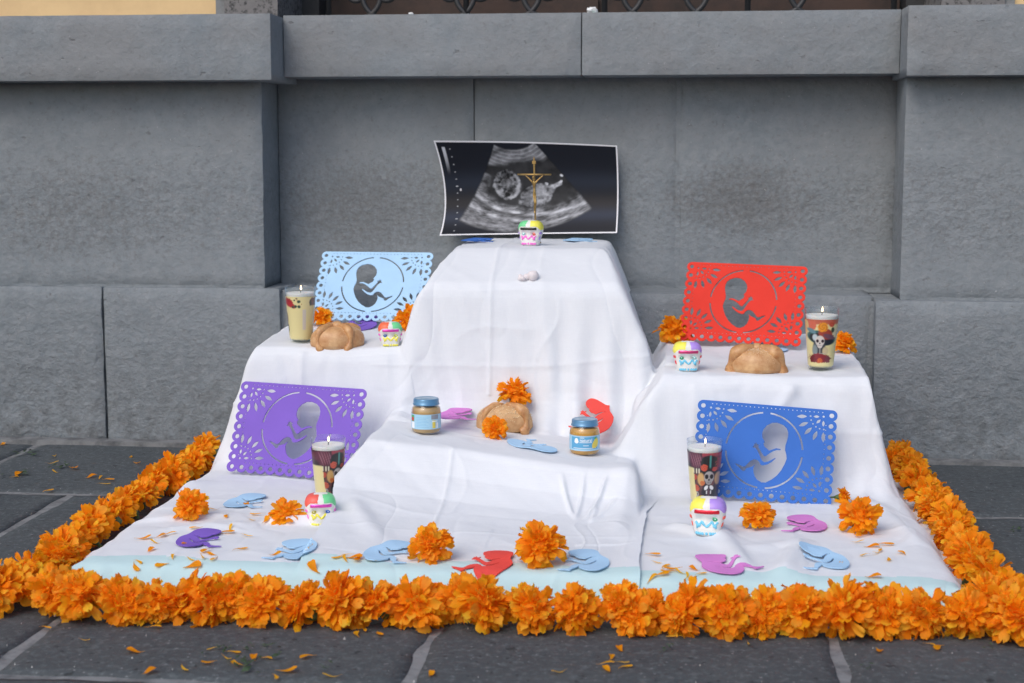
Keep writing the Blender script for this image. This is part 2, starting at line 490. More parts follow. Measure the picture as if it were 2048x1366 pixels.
def paving_stone(x0, x1, y0, y1, seed):
    g = .0085
    nu, nv = max(6, int((x1 - x0) / .022)), max(6, int((y1 - y0) / .022))
    u = np.linspace(0, 1, nu); v = np.linspace(0, 1, nv)
    X = x0 + (x1 - x0) * u[:, None] + 0 * v[None]; Y = y0 + (y1 - y0) * v[None] + 0 * u[:, None]
    wob = lambda t, s: .0075 * fbm(t * 17, 0 * t + s * 3.7, seed=seed, oct=3)
    ex = np.minimum(u, 1 - u)[:, None]; ey = np.minimum(v, 1 - v)[None]
    # pull the rim in by the joint, unevenly
    lx = np.clip(1 - u * 2, 0, 1)[:, None] ** 6; rx = np.clip(u * 2 - 1, 0, 1)[:, None] ** 6
    ly = np.clip(1 - v * 2, 0, 1)[None] ** 6; ry = np.clip(v * 2 - 1, 0, 1)[None] ** 6
    X = X + lx * (g + wob(Y, 1)) - rx * (g + wob(Y, 2)); Y = Y + ly * (g + wob(X, 3)) - ry * (g + wob(X, 4))
    Z = .0016 * fbm(X * 9, Y * 9, seed=seed, oct=4) - .003 * ((ex < 1e-6) | (ey < 1e-6))
    top = np.stack([X, Y, Z], -1)
    low = top.copy(); low[..., 2] = -.02
    vts = np.concatenate([top.reshape(-1, 3), low.reshape(-1, 3)]); n = nu * nv
    f = grid_faces(nu, nv)
    rim = [i * nv for i in range(nu)] + [(nu - 1) * nv + j for j in range(1, nv)] + [i * nv + nv - 1 for i in range(nu - 2, -1, -1)] + [j for j in range(nv - 2, 0, -1)]
    for a, b in zip(rim, rim[1:] + rim[:1]): f.append((b, a, a + n, b + n))
    obj('paving_stone', vts, f, M['paving'], pave)


rows = [(2.907, 3.435, [-3.4, -2.75, -2.13, -1.515, -.93, -.34, .25, .87, 1.5, 2.2]),
        (2.384, 2.907, [-3.3, -2.6, -1.9, -1.224, -.62, -.03, .56, 1.15, 1.75, 2.4]),
        (1.858, 2.384, [-3.2, -2.62, -2.05, -1.48, -.912, -.342, .235, .81, 1.4, 2.0, 2.6]),
        (1.33, 1.858, [-3.0, -2.4, -1.8, -1.22, -.63, -.02, .55, 1.16, 1.75, 2.3]),
        (.80, 1.33, [-2.9, -2.3, -1.7, -1.1, -.5, .1, .7, 1.3, 1.9, 2.5]),
        (.36, .80, [-2.9, -2.2, -1.5, -.9, -.3, .3, .9, 1.5, 2.1])]
sd_ = 0
for y0, y1, xs in rows:
    for a, b in zip(xs, xs[1:]):
        sd_ += 1; paving_stone(a, b, y0, y1, sd_)

# ------------------------------------------------------------------ the building's wall behind
bld = empty('building', (0, 3.6, 0))
tag(bld, 'grey painted stone building wall with projecting ledge, standing behind the altar', 'building')


def wall_block(name, x0, x1, z0, z1, yf, depth=.12, seed=0, amp=.0022, chip=.006, m=None):
    """a block with an uneven face, chipped rim and returns on all four sides"""
    step = .016
    nu, nv = max(4, int((x1 - x0) / step)), max(4, int((z1 - z0) / step))
    u = np.linspace(0, 1, nu); v = np.linspace(0, 1, nv)
    X = (x0 + (x1 - x0) * u)[:, None] + 0 * v[None]; Z = (z0 + (z1 - z0) * v)[None] + 0 * u[:, None]
    Y = yf + amp * fbm(X * 16, Z * 22, seed=seed + 3, oct=4) + .0025 * fbm(X * 3, Z * 3, seed=seed, oct=2)
    du = np.minimum(X - x0, x1 - X); dv = np.minimum(Z - z0, z1 - Z); e = np.minimum(du, dv)
    Y = Y + chip * np.exp(-(e / .006) ** 2) * (1 + .8 * fbm(X * 30, Z * 30, seed=seed + 9, oct=2))
    front = np.stack([X, Y, Z], -1).reshape(-1, 3)
    back = front.copy(); back[:, 1] = yf + depth
    n = nu * nv; f = [q[::-1] if False else q for q in grid_faces(nu, nv)]
    rim = [i * nv for i in range(nu)] + [(nu - 1) * nv + j for j in range(1, nv)] + [i * nv + nv - 1 for i in range(nu - 2, -1, -1)] + [j for j in range(nv - 2, 0, -1)]
    mid = front[rim]; k = len(rim)
    v2 = np.concatenate([front, mid, back[rim]])
    for a in range(k):
        b = (a + 1) % k
        f.append((n + a, n + k + a, n + k + b, n + b))
    return obj(name, v2 - np.array([0, 3.6, 0]), f, m or M['wall'], bld)


LIP_L, LIP_C, LIP_R = .376, .372, .364
# bottom course
for i, (a, b) in enumerate([(-3.4, -2.42), (-2.413, -1.360), (-1.354, -.925)]):
    wall_block('stone_block', a, b, -.01, LIP_L, WALL_L, .2, 10 + i, amp=.003)
for i, (a, b) in enumerate([(-.921, -.30), (-.295, .449)]):
    wall_block('stone_block', a, b, -.01, LIP_C, 3.462, .2, 20 + i, amp=.003)
for i, (a, b) in enumerate([(.455, 1.30), (1.306, 2.4)]):
    wall_block('stone_block', a, b, -.01, LIP_R, WALL_R, .24, 30 + i, amp=.004)
# upper course: pilasters left and right, recessed panel between
wall_block('stone_block', -3.4, -2.16, LIP_L + .0012, .872, 3.466, .19, 40)
wall_block('stone_block', -2.153, -.965, LIP_L + .0012, .872, 3.466, .19, 41)
for i, (a, b) in enumerate([(-.963, -.4825), (-.4795, .0065), (.0095, .514)]):
    wall_block('stone_block', a, b, LIP_C + .0012, .884, 3.61, .1, 50 + i, amp=.0015)
wall_block('stone_block', .512, 1.66, LIP_R + .0012, .872, 3.462, .19, 60)
wall_block('stone_block', 1.667, 2.4, LIP_R + .0012, .872, 3.462, .19, 61)
# ledge
wall_block('ledge_stone', -3.4, -2.04, .862, 1.008, 3.375, .35, 70, chip=.005)
wall_block('ledge_stone', -2.034, -.915, .860, 1.008, 3.375, .35, 71, chip=.005)
wall_block('ledge_stone', -.913, -.2175, .872, 1.013, 3.488, .28, 72, chip=.004)
wall_block('ledge_stone', -.2145, .4985, .872, 1.013, 3.488, .28, 73, chip=.004)
wall_block('ledge_stone', .500, 1.62, .862, 1.012, 3.385, .35, 74, chip=.005)
wall_block('ledge_stone', 1.626, 2.4, .862, 1.012, 3.385, .35, 75, chip=.005)


def wbox(name, x0, x1, y0, y1, z0, z1, m):
    b = MB(); b.box(x0, x1, y0 - 3.6, y1 - 3.6, z0, z1); return b.build(name, m, bld, smooth=False)


wbox('wall_core', -3.45, 2.45, 3.69, 3.95, -.02, 1.006, M['joint'])
for nm, a0, a1, b0, b1, c0, c1 in (('joint_fill', -.487, -.475, 3.624, 3.66, .378, .876), ('joint_fill', .002, .014, 3.6135, 3.66, .378, .876), ('joint_fill', -1.363, -1.351, 3.460, 3.6, 0, .37), ('joint_fill', -.93, -.915, 3.4675, 3.6, 0, .365),
                                     ('joint_fill', .444, .46, 3.4665, 3.6, 0, .36), ('joint_fill', -.222, -.21, 3.503, 3.7, .876, 1.008), ('joint_fill', -.962, .513, 3.6137, 3.66, .366, .3779),
                                     ('joint_fill', -3.3, -.967, 3.4697, 3.6, .372, .382), ('joint_fill', .514, 2.4, 3.4657, 3.6, .360, .370)):
    wbox(nm, a0, a1, b0, b1, c0, c1, M['wall'])
wbox('mortar_bed', -3.4, -.93, 3.405, 3.4455, -.004, .010, M['mortar'])
wbox('mortar_bed', .47, 2.4, 3.39, 3.4257, -.004, .008, M['mortar'])
# above the ledge: cream plaster, grey jambs, a dark wooden shutter behind an iron grille
wbox('plaster_wall', -3.4, -1.075, 3.50, 3.9, 1.009, 2.6, M['cream'])
wbox('plaster_wall', .745, 2.4, 3.50, 3.9, 1.014, 2.6, M['cream'])
wbox('plaster_return', -1.0749, -1.052, 3.492, 3.9, 1.009, 2.6, M['mortar'])
wbox('plaster_return', .722, .7449, 3.492, 3.9, 1.014, 2.6, M['mortar'])
wbox('window_jamb', -1.0518, -.925, 3.485, 3.9, 1.009, 2.4, M['jamb'])
wbox('window_jamb', .585, .7218, 3.485, 3.9, 1.014, 2.4, M['jamb'])
wbox('window_lintel', -1.0518, .7218, 3.485, 3.9, 2.401, 2.6, M['jamb'])
shut = wbox('wooden_shutter', -.88, .54, 3.80, 3.83, 1.015, 2.4, M['wood'])
for x0, x1 in ((-.88, -.19), (-.185, .54)):
    for z0, z1 in ((1.017, 1.075), (1.6, 1.68), (2.32, 2.398)):
        b = MB(); b.box(x0 + .004, x1 - .004, 3.785 - 3.6, 3.7995 - 3.6, z0, z1); b.build('shutter_rail', M['wood'], shut, smooth=False)
for x0 in (-.925, .541):
    wbox('window_frame', x0 + .001, x0 + .043, 3.72, 3.835, 1.015, 2.4, M['iron'])
gr = MB()
for z in (1.30,): gr.box(-.92, .58, 3.615 - 3.6, 3.625 - 3.6, z, z + .012)
grille = gr.build('window_grille', M['iron'], bld, smooth=False)
for x in (-.835, -.50, -.17, .165, .50):
    b = MB(); b.tube([(x, .02, 1.0), (x, .02, 1.68), (x, .02, 2.35)], .007, 8); b.build('grille_bar', M['iron'], grille)


def scroll(cx, cz, s, flip):
    b = MB(); t = np.linspace(0, 1, 46)
    th = -1.35 + t * 7.0; r = .062 * (1 - .80 * t)
    x = cx + s * (r * np.cos(th)); z = cz + r * np.sin(th)
    b.tube(np.stack([x, 0 * x + .02, z], -1), .0065, 8)
    e = (x[-1], .02, z[-1]); b.ball(e, .011, 10, 6)
    t2 = np.linspace(0, 1, 20)
    xs = cx + s * (.062 * np.cos(-1.35) - .01 * np.sin(t2 * 3) - .05 * t2); zs = cz + .062 * np.sin(-1.35) + .25 * t2
    b.build('scroll', M['iron'], grille)


for cpx, s in ((718, 1), (768, -1), (905, 1), (955, -1), (1035, 1), (1090, -1), (1240, 1), (1290, -1), (1370, 1), (1415, -1), (1565, 1), (1625, -1)):
    p = gy(cpx, 0, 3.62); scroll(p[0], 1.078, s, 0)
# crumpled litter lying on the ledge
for i, (px, sc, lb) in enumerate(((1185, 1.0, 'crumpled white and green wrapper lying on the ledge below the window'), (824, .45, 'tiny white paper scrap lying on the ledge near the left scrolls'))):
    p = gy(px, 18, 3.53); b = MB()
    b.ball((0, 0, .006), (.013, .008, .008), 12, 8)
    v = np.concatenate(b.v); v += .003 * np.stack([noise(v[:, 0] * 300, v[:, 1] * 300, v[:, 2] * 300, 5 + k) for k in range(3)], -1)
    o = obj('litter_scrap', v * sc, b.f, M['litter'], smooth=False, loc=(p[0], 3.515, 1.0135))
    tag(o, lb, 'litter')

# ------------------------------------------------------------------ the draped altar: height of each cloth over the floor
def sp(d, e): return .5 * (d + np.sqrt(d * d + e * e))


def tent(x, y, py, pz, xl, xr, sl, sr, e=.006, p=4.2):
    py = np.asarray(py); pz = np.asarray(pz); top = pz.max()
    ysm = 0
    for o, w in ((-.005, .25), (0, .5), (.005, .25)): ysm = ysm + w * np.interp(y + o, py, pz)
    a = np.maximum(top - ysm, 0)
    b = np.maximum(sl * sp(xl - x, e), sr * sp(x - xr, e))
    tilt = top - pz[-1] if False else 0
    return top - (a ** p + b ** p) ** (1 / p)


def base_z(x, y):
    t = .047
    e = np.minimum(np.minimum(x + .945, .435 - x), y - 2.252)
    return t - 1.6 * sp(-e - .004, .012)


def left_tent(x, y):
    return tent(x, y, [2.5, 2.88, 2.98, 3.01, 3.04, 3.06, 3.44, 3.6], [-.5, -.06, .05, .10, .268, .289, .318, .318], -.868, -.560, 3.1, 4.0)


def right_tent(x, y):
    return tent(x, y, [2.3, 2.74, 2.825, 2.848, 2.873, 2.893, 3.6], [-.5, -.06, .05, .10, .248, .268, .289], -.008, .372 + .02 * (y - 2.85), 1.7, 4.2)


def tower_tent(x, y):
    xl = np.interp(y, [3.0, 3.065, 3.2, 3.6], [-.502, -.500, -.478, -.490]); xr = np.interp(y, [3.0, 3.065, 3.2, 3.6], [-.122, -.126, -.142, -.152])
    return tent(x, y, [2.5, 2.885, 2.996, 3.032, 3.060, 3.076, 3.192, 3.212, 3.6], [-.6, -.02, .12, .20, .405, .428, .484, .4910, .4920], xl, xr, 3.3, 2.6, e=.007, p=4.0)


def step_tent(x, y):
    top = .150 - .096 * np.clip(x + .477, -.2, .5)
    yf = 2.744 - .035 * np.clip((x + .40) / .32, 0, 1)
    d = np.maximum(yf - y, 0)
    a = np.interp(sp(yf - y, .006), [0, .012, .05, .11, .20, .30, .45, .50, .56], [0, .014, .046, .074, .092, .102, .111, .135, .30])
    b = np.maximum(1.5 * sp(-.572 - .10 * np.clip(yf - y, 0, .4) - x, .006), 5.0 * sp(x + .066, .005))
    return top - (a ** 6 + b ** 6) ** (1 / 6)


def ridge(x, y, p0, p1, w, h, taper=True):
    p0 = np.array(p0[:2]); p1 = np.array(p1[:2]); d = p1 - p0; L = np.linalg.norm(d); d = d / L
    t = ((x - p0[0]) * d[0] + (y - p0[1]) * d[1]) / L
    q = -(x - p0[0]) * d[1] + (y - p0[1]) * d[0]
    env = sstep(-.05, .25, t) * sstep(1.05, .75, t) if taper else ((t > 0) & (t < 1)) * 1.0
    return h * env * np.exp(-(q / w) ** 2)


B = .047
LEFT_R = [(gz(520, 1046, B), gz(705, 1046, B), .012, .016), (gz(250, 1040, B), gz(470, 1030, B), .012, .007), (gz(240, 1005, B), gz(420, 960, B), .02, .010), (gz(310, 1060, B), gz(520, 1050, B), .02, .006)]
RIGHT_R = [(gz(1400, 1020, B), gz(1500, 1150, B), .016, .012), (gz(1560, 1160, B), gz(1600, 1085, B), .02, .014), (gz(1450, 1075, B), gz(1330, 1050, B), .02, .010), (gz(1740, 1000, B), gz(1850, 1100, B), .02, .008), (gz(1480, 1100, B), gz(1640, 1085, B), .022, .006), (gz(1720, 960, B), gz(1730, 1030, B), .018, .012)]


def flat_noise(x, y, s): return .0040 * fbm(x * 7, y * 7, seed=s, oct=3)


def zL(x, y):
    z = smax(left_tent(x, y), base_z(x, y), .05)
    fl = sstep(.12, .05, z) * sstep(.03, .045, z)
    for r_ in LEFT_R: z = z + fl * ridge(x, y, *r_)
    return np.maximum(z + flat_noise(x, y, 1) * sstep(.01, .03, z), .004)


def zR(x, y):
    z = smax(right_tent(x, y), base_z(x, y), .038)
    fl = sstep(.12, .05, z) * sstep(.03, .045, z)
    for r_ in RIGHT_R: z = z + fl * ridge(x, y, *r_)
    return np.maximum(z + flat_noise(x, y, 2) * sstep(.01, .03, z), .0045)


def zC(x, y):
    under = np.maximum(np.where(x < -.30, zL(x, y), zR(x, y)), base_z(x, y)) + .0008 + .0018 * sstep(.0, .05, np.minimum(x - cxl(y), cxr(y) - x)) + .006 * sstep(2.75, 2.60, y) * sstep(.05, .0, cxr(y) - x)
    z = smax(smax(tower_tent(x, y), step_tent(x, y), .035), under, .022)
    return np.maximum(z + flat_noise(x, y, 3) * .5 * sstep(.01, .03, z), .0065)


def cxl(y): return np.interp(y, [2.2, 2.6, 2.78, 2.95, 3.6], [-.578, -.605, -.640, -.650, -.640])
def cxr(y): return np.interp(y, [2.2, 2.65, 2.78, 2.9, 3.2, 3.6], [-.047, -.042, -.02, .030, .045, .03])


CUT = -.30                                   # where the two side cloths meet under the middle one
def top_z(x, y):
    x = np.asarray(x, float); y = np.asarray(y, float)
    inC = (x > cxl(y)) & (x < cxr(y)) & (y > 2.205) & (y < 3.59)
    inS = (x > -1.0) & (x < .486) & (y > 2.2) & (y < 3.59)
    return np.where(inC, zC(x, y), np.where(inS, np.where(x < CUT, zL(x, y), zR(x, y)), 0.0))


def on(px, py):
    """first point of the altar or the pavement met by a line of sight"""
    d = ray(px, py) / F_PX
    t = np.linspace(1.7, 3.75, 2400)
    P = _C[None] + t[:, None] * d[None]
    below = P[:, 2] <= top_z(P[:, 0], P[:, 1])
    i = int(np.argmax(below)) if below.any() else len(t) - 1
    return P[i]


def density(fn, a, b, other, axis, n, base=1.0):
    t = np.linspace(a, b, 1500)
    if axis == 'y': Z = fn(other[:, None], t[None])
    else: Z = fn(t[:, None], other[None]).T
    s = np.abs(np.gradient(Z, t, axis=1)).max(0)
    w = np.sqrt(base + np.minimum(s, 8) ** 2)
    k = np.ones(25) / 25; w = np.convolve(np.pad(w, 12, 'edge'), k, 'valid')
    c = np.concatenate([[0], np.cumsum((w[1:] + w[:-1]) / 2)]); c /= c[-1]
    return np.interp(np.linspace(0, 1, n), c, t)


def drape(name, fn, xl, xr, y0, y1, nx, ny, folds, label, hemf, seed):
    ys = density(fn, y0, y1, np.linspace(xl(2.6) + .05, xr(2.6) - .05, 40), 'y', ny)
    xa = density(fn, xl(2.95), xr(2.95), np.linspace(y0 + .05, y1 - .05, 40), 'x', nx)
    U = (xa - xa[0]) / (xa[-1] - xa[0])
    edge_w = .004 * fbm(ys * 12, 0 * ys, seed=seed, oct=3)
    Xl, Xr = xl(ys) + edge_w, xr(ys) + .004 * fbm(ys * 12, 0 * ys + 5, seed=seed, oct=3)
    X = Xl[None] + (Xr - Xl)[None] * U[:, None]; Y = np.tile(ys, (nx, 1))
    y0w = .006 * fbm(X[:, 0] * 9, 0 * X[:, 0], seed=seed + 4, oct=3)
    Y = Y + y0w[:, None] * np.clip(1 - (Y - y0) / .2, 0, 1)
    Z = fn(X, Y)
    e = .002
    gx = (fn(X + e, Y) - fn(X - e, Y)) / (2 * e); gyy = (fn(X, Y + e) - fn(X, Y - e)) / (2 * e)
    N = np.stack([-gx, -gyy, np.ones_like(gx)], -1); N /= np.linalg.norm(N, axis=-1)[..., None]
    steep = np.clip(np.sqrt(gx ** 2 + gyy ** 2) / 2.5, 0, 1)
    along = X + 1.15 * Y
    hang = np.clip((.5 - Z) / .5, 0, 1)
    D = steep * (.0065 * fbm(along * 15 + .35 * Z, Z * 2.2, seed=seed + 20, oct=2) + .0022 * noise(along * 36, Z * 4, 0, seed + 31))
    D = D + .0011 * fbm(X * 30, Y * 30, Z * 30, seed=seed + 50, oct=3)
    wx = X * 9 + .5 * noise(X * 5, Y * 5, Z * 5, seed + 60); wy = (Y - Z) * 9 + .5 * noise(X * 5, Y * 5, Z * 5, seed + 61)
    D = D + .0016 * (1 - np.abs(noise(wx, wy, 0, seed + 62))) ** 7 - .0013 * (1 - np.abs(noise(wx * 1.3 + 4, wy * .9, 0, seed + 63))) ** 9
    if folds: D = D + folds(X, Y, Z, steep)
    if fn is zC: D = D * sstep(.0, .05, np.minimum(X - cxl(Y), cxr(Y) - X))
    else: D = D * np.where(Y > 2.2, sstep(.0, .05, np.abs(X - (cxl(Y) if fn is zL else cxr(Y)))), 1)
    P = np.stack([X, Y, Z], -1) + N * D[..., None]
    P[..., 2] = np.maximum(P[..., 2], .004)
    idx = np.arange(nx * ny).reshape(nx, ny)
    faces = np.array(grid_faces(nx, ny))
    d_edge = hemf(X, Y)
    fc = d_edge.reshape(-1)[faces].mean(1)
    V = P.reshape(-1, 3)
    root = empty(name, (float(X.mean()), float(Y.mean()), 0))
    o0 = np.array(root.location)
    hid = np.zeros_like(X) if fn is zC else ((X > cxl(Y) + .02) & (X < cxr(Y) - .02) & (Y > 2.225)) * 1.0
    seen = hid.reshape(-1)[faces].min(1) < .5
    def sub(nm, sel, m):
        fs = faces[sel & seen]; used = np.unique(fs); mp = np.full(len(V), -1); mp[used] = np.arange(len(used))
        return obj(nm, V[used] - o0, mp[fs].tolist(), m, root)
    sub('cloth', fc >= 0, M['cloth'])
    if (fc < 0).any(): sub('hem_band', fc < 0, M['hem'])
    tag(root, label, 'tablecloth')
    return root


def vline(x, x0, w, h): return 1.5 * h * np.exp(-np.abs(x - x0) / (w * 1.6))


XT = float(gz(987, 503, .49)[0]); XS = float(gz(902, 896, .148)[0])


def folds_c(X, Y, Z, S):
    D = vline(X + .05 * (Z - .4) * 0, XT, .0022, .0022) * (Y > 3.03) * sstep(.17, .2, Z)
    D = D + vline(X, XS, .0022, .0022) * (Y < 2.745) * (Y > 2.36)
    D = D + vline(Z + .02 * noise(X * 3, 0 * X), .262, .0025, .0012) * S * (Y > 2.95) + vline(Y, 2.47, .003, .0010) * (Z < .12)
    D = D + vline(X + .03 * noise(Z * 8, 0 * Z), -.255, .003, .0014) * (Y > 3.0) * sstep(.45, .35, Z)
    # soft vertical flutes low on the right of the tower front
    fl = sstep(.40, .20, Z) * (Y > 2.98) * (Y < 3.075)
    D = D + fl * .009 * np.sin((X + .2) * 95 + 1.0 + 3 * (Z - .2)) * sstep(-.30, -.20, X)
    D = D + .010 * sstep(.36, .2, Z) * np.exp(-((X + .535 + .12 * (.3 - Z)) / .02) ** 2) * (Y > 2.95)
    # sharp fan of creases at the right of the step front
    for k, (a, b, h) in enumerate((((1122, 945), (1150, 1038), .0030), ((1170, 945), (1150, 1040), .0030), ((1215, 950), (1168, 1040), .0042), ((1236, 1000), (1180, 1046), .0024), ((1195, 1015), (1180, 1045), .0024))):
        p0, p1 = FAN[k]
        D = D + ridge(X, Y, p0, p1, .0045, h * 1.5)
    D = D + ridge(X, Y, FAN2[0], FAN2[1], .03, .010) + ridge(X, Y, FAN2[2], FAN2[3], .02, .008)
    # folded back edge line lying on the floor at the right
    D = D + ridge(X, Y, gz(1150, 1095, B), gz(1282, 1090, B), .004, .003, False)
    return D


def folds_l(X, Y, Z, S):
    D = vline(X, float(gz(577, 740, .26)[0]), .004, .004) * (Z > .10) * (Y < 3.05)
    D = D + vline(X, float(gz(610, 740, .26)[0]), .012, .004) * (Z > .08) * (Y < 3.02)
    D = D + vline(Z, .172, .0025, .0016) * S + vline(Y, 2.62, .003, .0012) * (Z < .08) + vline(X, -.80, .003, .0012) * (Z < .08)
    D = D + .012 * S * np.exp(-((X + .90) / .016) ** 2) * sstep(.22, .1, Z)
    return D


def folds_r(X, Y, Z, S):
    D = vline(X, float(gz(1385, 800, .2)[0]), .006, .004) * (Z > .08) * (Y < 2.88)
    D = D + S * .004 * np.sin((X + Z * .9) * 60) * sstep(.06, .0, X - .02)
    D = D + vline(Z, .165, .0025, .0016) * S + vline(Y, 2.58, .003, .0012) * (Z < .08) + vline(X, .21, .003, .0012) * (Z < .08)
    D = D + S * .012 * np.exp(-((X - .30 - .25 * (.2 - Z)) / .02) ** 2) * sstep(.25, .12, Z)
    D = D + S * .006 * np.exp(-((X - .20 + .6 * (.2 - Z)) / .014) ** 2)
    return D


FAN = [(on(a[0], a[1]), on(b[0], b[1])) for a, b in (((1122, 945), (1150, 1038)), ((1170, 945), (1150, 1040)), ((1215, 950), (1168, 1040)), ((1236, 1000), (1180, 1046)), ((1195, 1015), (1180, 1045)))]
FAN2 = [on(1262, 930), on(1240, 1080), on(700, 990), on(760, 1080)]

hem_front = lambda X, Y: Y - (2.292 + .016 * fbm(X * 7, 0 * X, seed=77, oct=2))
drape('altar_cloth', zL, lambda y: np.interp(y, [2.2, 2.9, 3.6], [-.992, -.996, -1.0]), lambda y: CUT + .02 + 0 * y, 2.205, 3.585, 240, 340, folds_l,
      'white cotton cloth over the left wing of the altar, purple cutout sheet leaning on it', hem_front, 11)
drape('altar_cloth', zR, lambda y: CUT - .02 + 0 * y, lambda y: np.interp(y, [2.2, 3.6], [.482, .484]), 2.205, 3.585, 260, 340, folds_r,
      'white cotton cloth over the right wing of the altar, blue cutout sheet leaning on it', hem_front, 23)
hem_c = lambda X, Y: np.minimum(Y - (2.300 + .018 * fbm(X * 7, 0 * X, seed=78, oct=2)), 1) 
drape('altar_cloth', zC, cxl, cxr, 2.208, 3.585, 340, 460, folds_c,
      'white cotton cloth draped over the tall middle tower and front step', hem_c, 37)


# ------------------------------------------------------------------ foam fetus outline and cut-out sheets
FET = [(1120, 268), (1170, 272), (1215, 300), (1240, 340), (1243, 380), (1232, 418), (1206, 448), (1200, 458), (1213, 466), (1205, 476), (1201, 490), (1188, 502), (1165, 514), (1145, 530),
       (1112, 516), (1080, 503), (1038, 507), (1036, 516), (1070, 517), (1100, 530), (1130, 550), (1163, 582), (1180, 583), (1215, 546), (1245, 512), (1255, 496), (1240, 478), (1262, 486), (1270, 478), (1284, 464),
       (1286, 480), (1302, 478), (1294, 492), (1308, 516), (1287, 512), (1270, 522), (1245, 548), (1215, 592), (1190, 626), (1165, 640), (1130, 630), (1098, 610), (1070, 590), (1066, 597), (1092, 627), (1130, 656), (1170, 669), (1196, 665),
       (1210, 642), (1235, 624), (1265, 620), (1295, 635), (1315, 660), (1335, 690), (1350, 696), (1375, 690), (1405, 678), (1436, 671), (1420, 690), (1390, 706), (1365, 726), (1345, 739), (1326, 726), (1325, 710), (1300, 701), (1265, 686), (1247, 666),
       (1256, 700), (1246, 736), (1226, 775), (1195, 805), (1150, 825), (1110, 822), (1060, 790), (1020, 750), (990, 700), (970, 640), (962, 590), (975, 550), (995, 510), (1000, 470), (995, 430), (993, 390), (1000, 350), (1020, 315), (1060, 285)]
FET = np.array([((x + .143 * (y - 530) - 574) / 103., (940 - y) / 97.) for x, y in FET])
S_ = .0202


def curve_mesh(name, loops, thick, m, bevel=0.0):
    """flat sheet of the given thickness: first loop is the outline, the others are holes"""
    from mathutils.geometry import delaunay_2d_cdt
    pts, edges = [], []
    for lp in loops:
        n0 = len(pts); k = len(lp)
        pts += [Vector((float(x), float(y))) for x, y in lp]; edges += [(n0 + i, n0 + (i + 1) % k) for i in range(k)]
    V, _, Fc, *_r = delaunay_2d_cdt(pts, edges, [], 1, 1e-7)
    V = np.array([(p.x, p.y) for p in V]); Fc = np.array([list(q) for q in Fc if len(q) == 3])
    c = V[Fc].mean(1)
    def inside(lp):
        lp = np.asarray(lp, float); x0, y0 = lp.min(0); x1, y1 = lp.max(0); r = np.zeros(len(c), bool)
        sel = np.nonzero((c[:, 0] > x0) & (c[:, 0] < x1) & (c[:, 1] > y0) & (c[:, 1] < y1))[0]
        a, b_ = lp, np.roll(lp, -1, 0); px, py = c[sel, 0][:, None], c[sel, 1][:, None]
        with np.errstate(divide='ignore', invalid='ignore'):
            hit = ((a[None, :, 1] > py) != (b_[None, :, 1] > py)) & (px < (b_[None, :, 0] - a[None, :, 0]) * (py - a[None, :, 1]) / (b_[None, :, 1] - a[None, :, 1]) + a[None, :, 0])
        r[sel] = hit.sum(1) % 2 == 1
        return r
    keep = inside(loops[0])
    for lp in loops[1:]: keep &= ~inside(lp)
    Fc = Fc[keep]
    A, Bv, Cv = V[Fc[:, 0]], V[Fc[:, 1]], V[Fc[:, 2]]
    flip = ((Bv - A)[:, 0] * (Cv - A)[:, 1] - (Bv - A)[:, 1] * (Cv - A)[:, 0]) < 0
    Fc[flip] = Fc[flip][:, ::-1]
    n = len(V); h = thick / 2
    v3 = np.concatenate([np.c_[V, np.full(n, h)], np.c_[V, np.full(n, -h)]])
    fs = Fc.tolist() + (Fc[:, ::-1] + n).tolist()
    e = np.concatenate([Fc[:, [0, 1]], Fc[:, [1, 2]], Fc[:, [2, 0]]]); key = {}
    for p, q in e.tolist(): key[(p, q)] = 1
    for p, q in key:
        if (q, p) not in key: fs.append([p, p + n, q + n, q])
    return make_mesh(name, v3, fs, m, False)


def circ(cx, cy, r, n=12): a = np.linspace(0, 2 * math.pi, n, endpoint=False); return np.stack([cx + r * np.cos(a), cy + r * np.sin(a)], -1)


def leaf(cx, cy, ang, L, W, n=7):
    t = np.linspace(-1, 1, n); w = (1 - np.abs(t) ** 1.7) * W / 2
    x = np.concatenate([t * L / 2, (t * L / 2)[::-1][1:-1]]); y = np.concatenate([w, -w[::-1][1:-1]])
    c, s = math.cos(ang), math.sin(ang)
    return np.stack([cx + c * x - s * y, cy + s * x + c * y], -1)


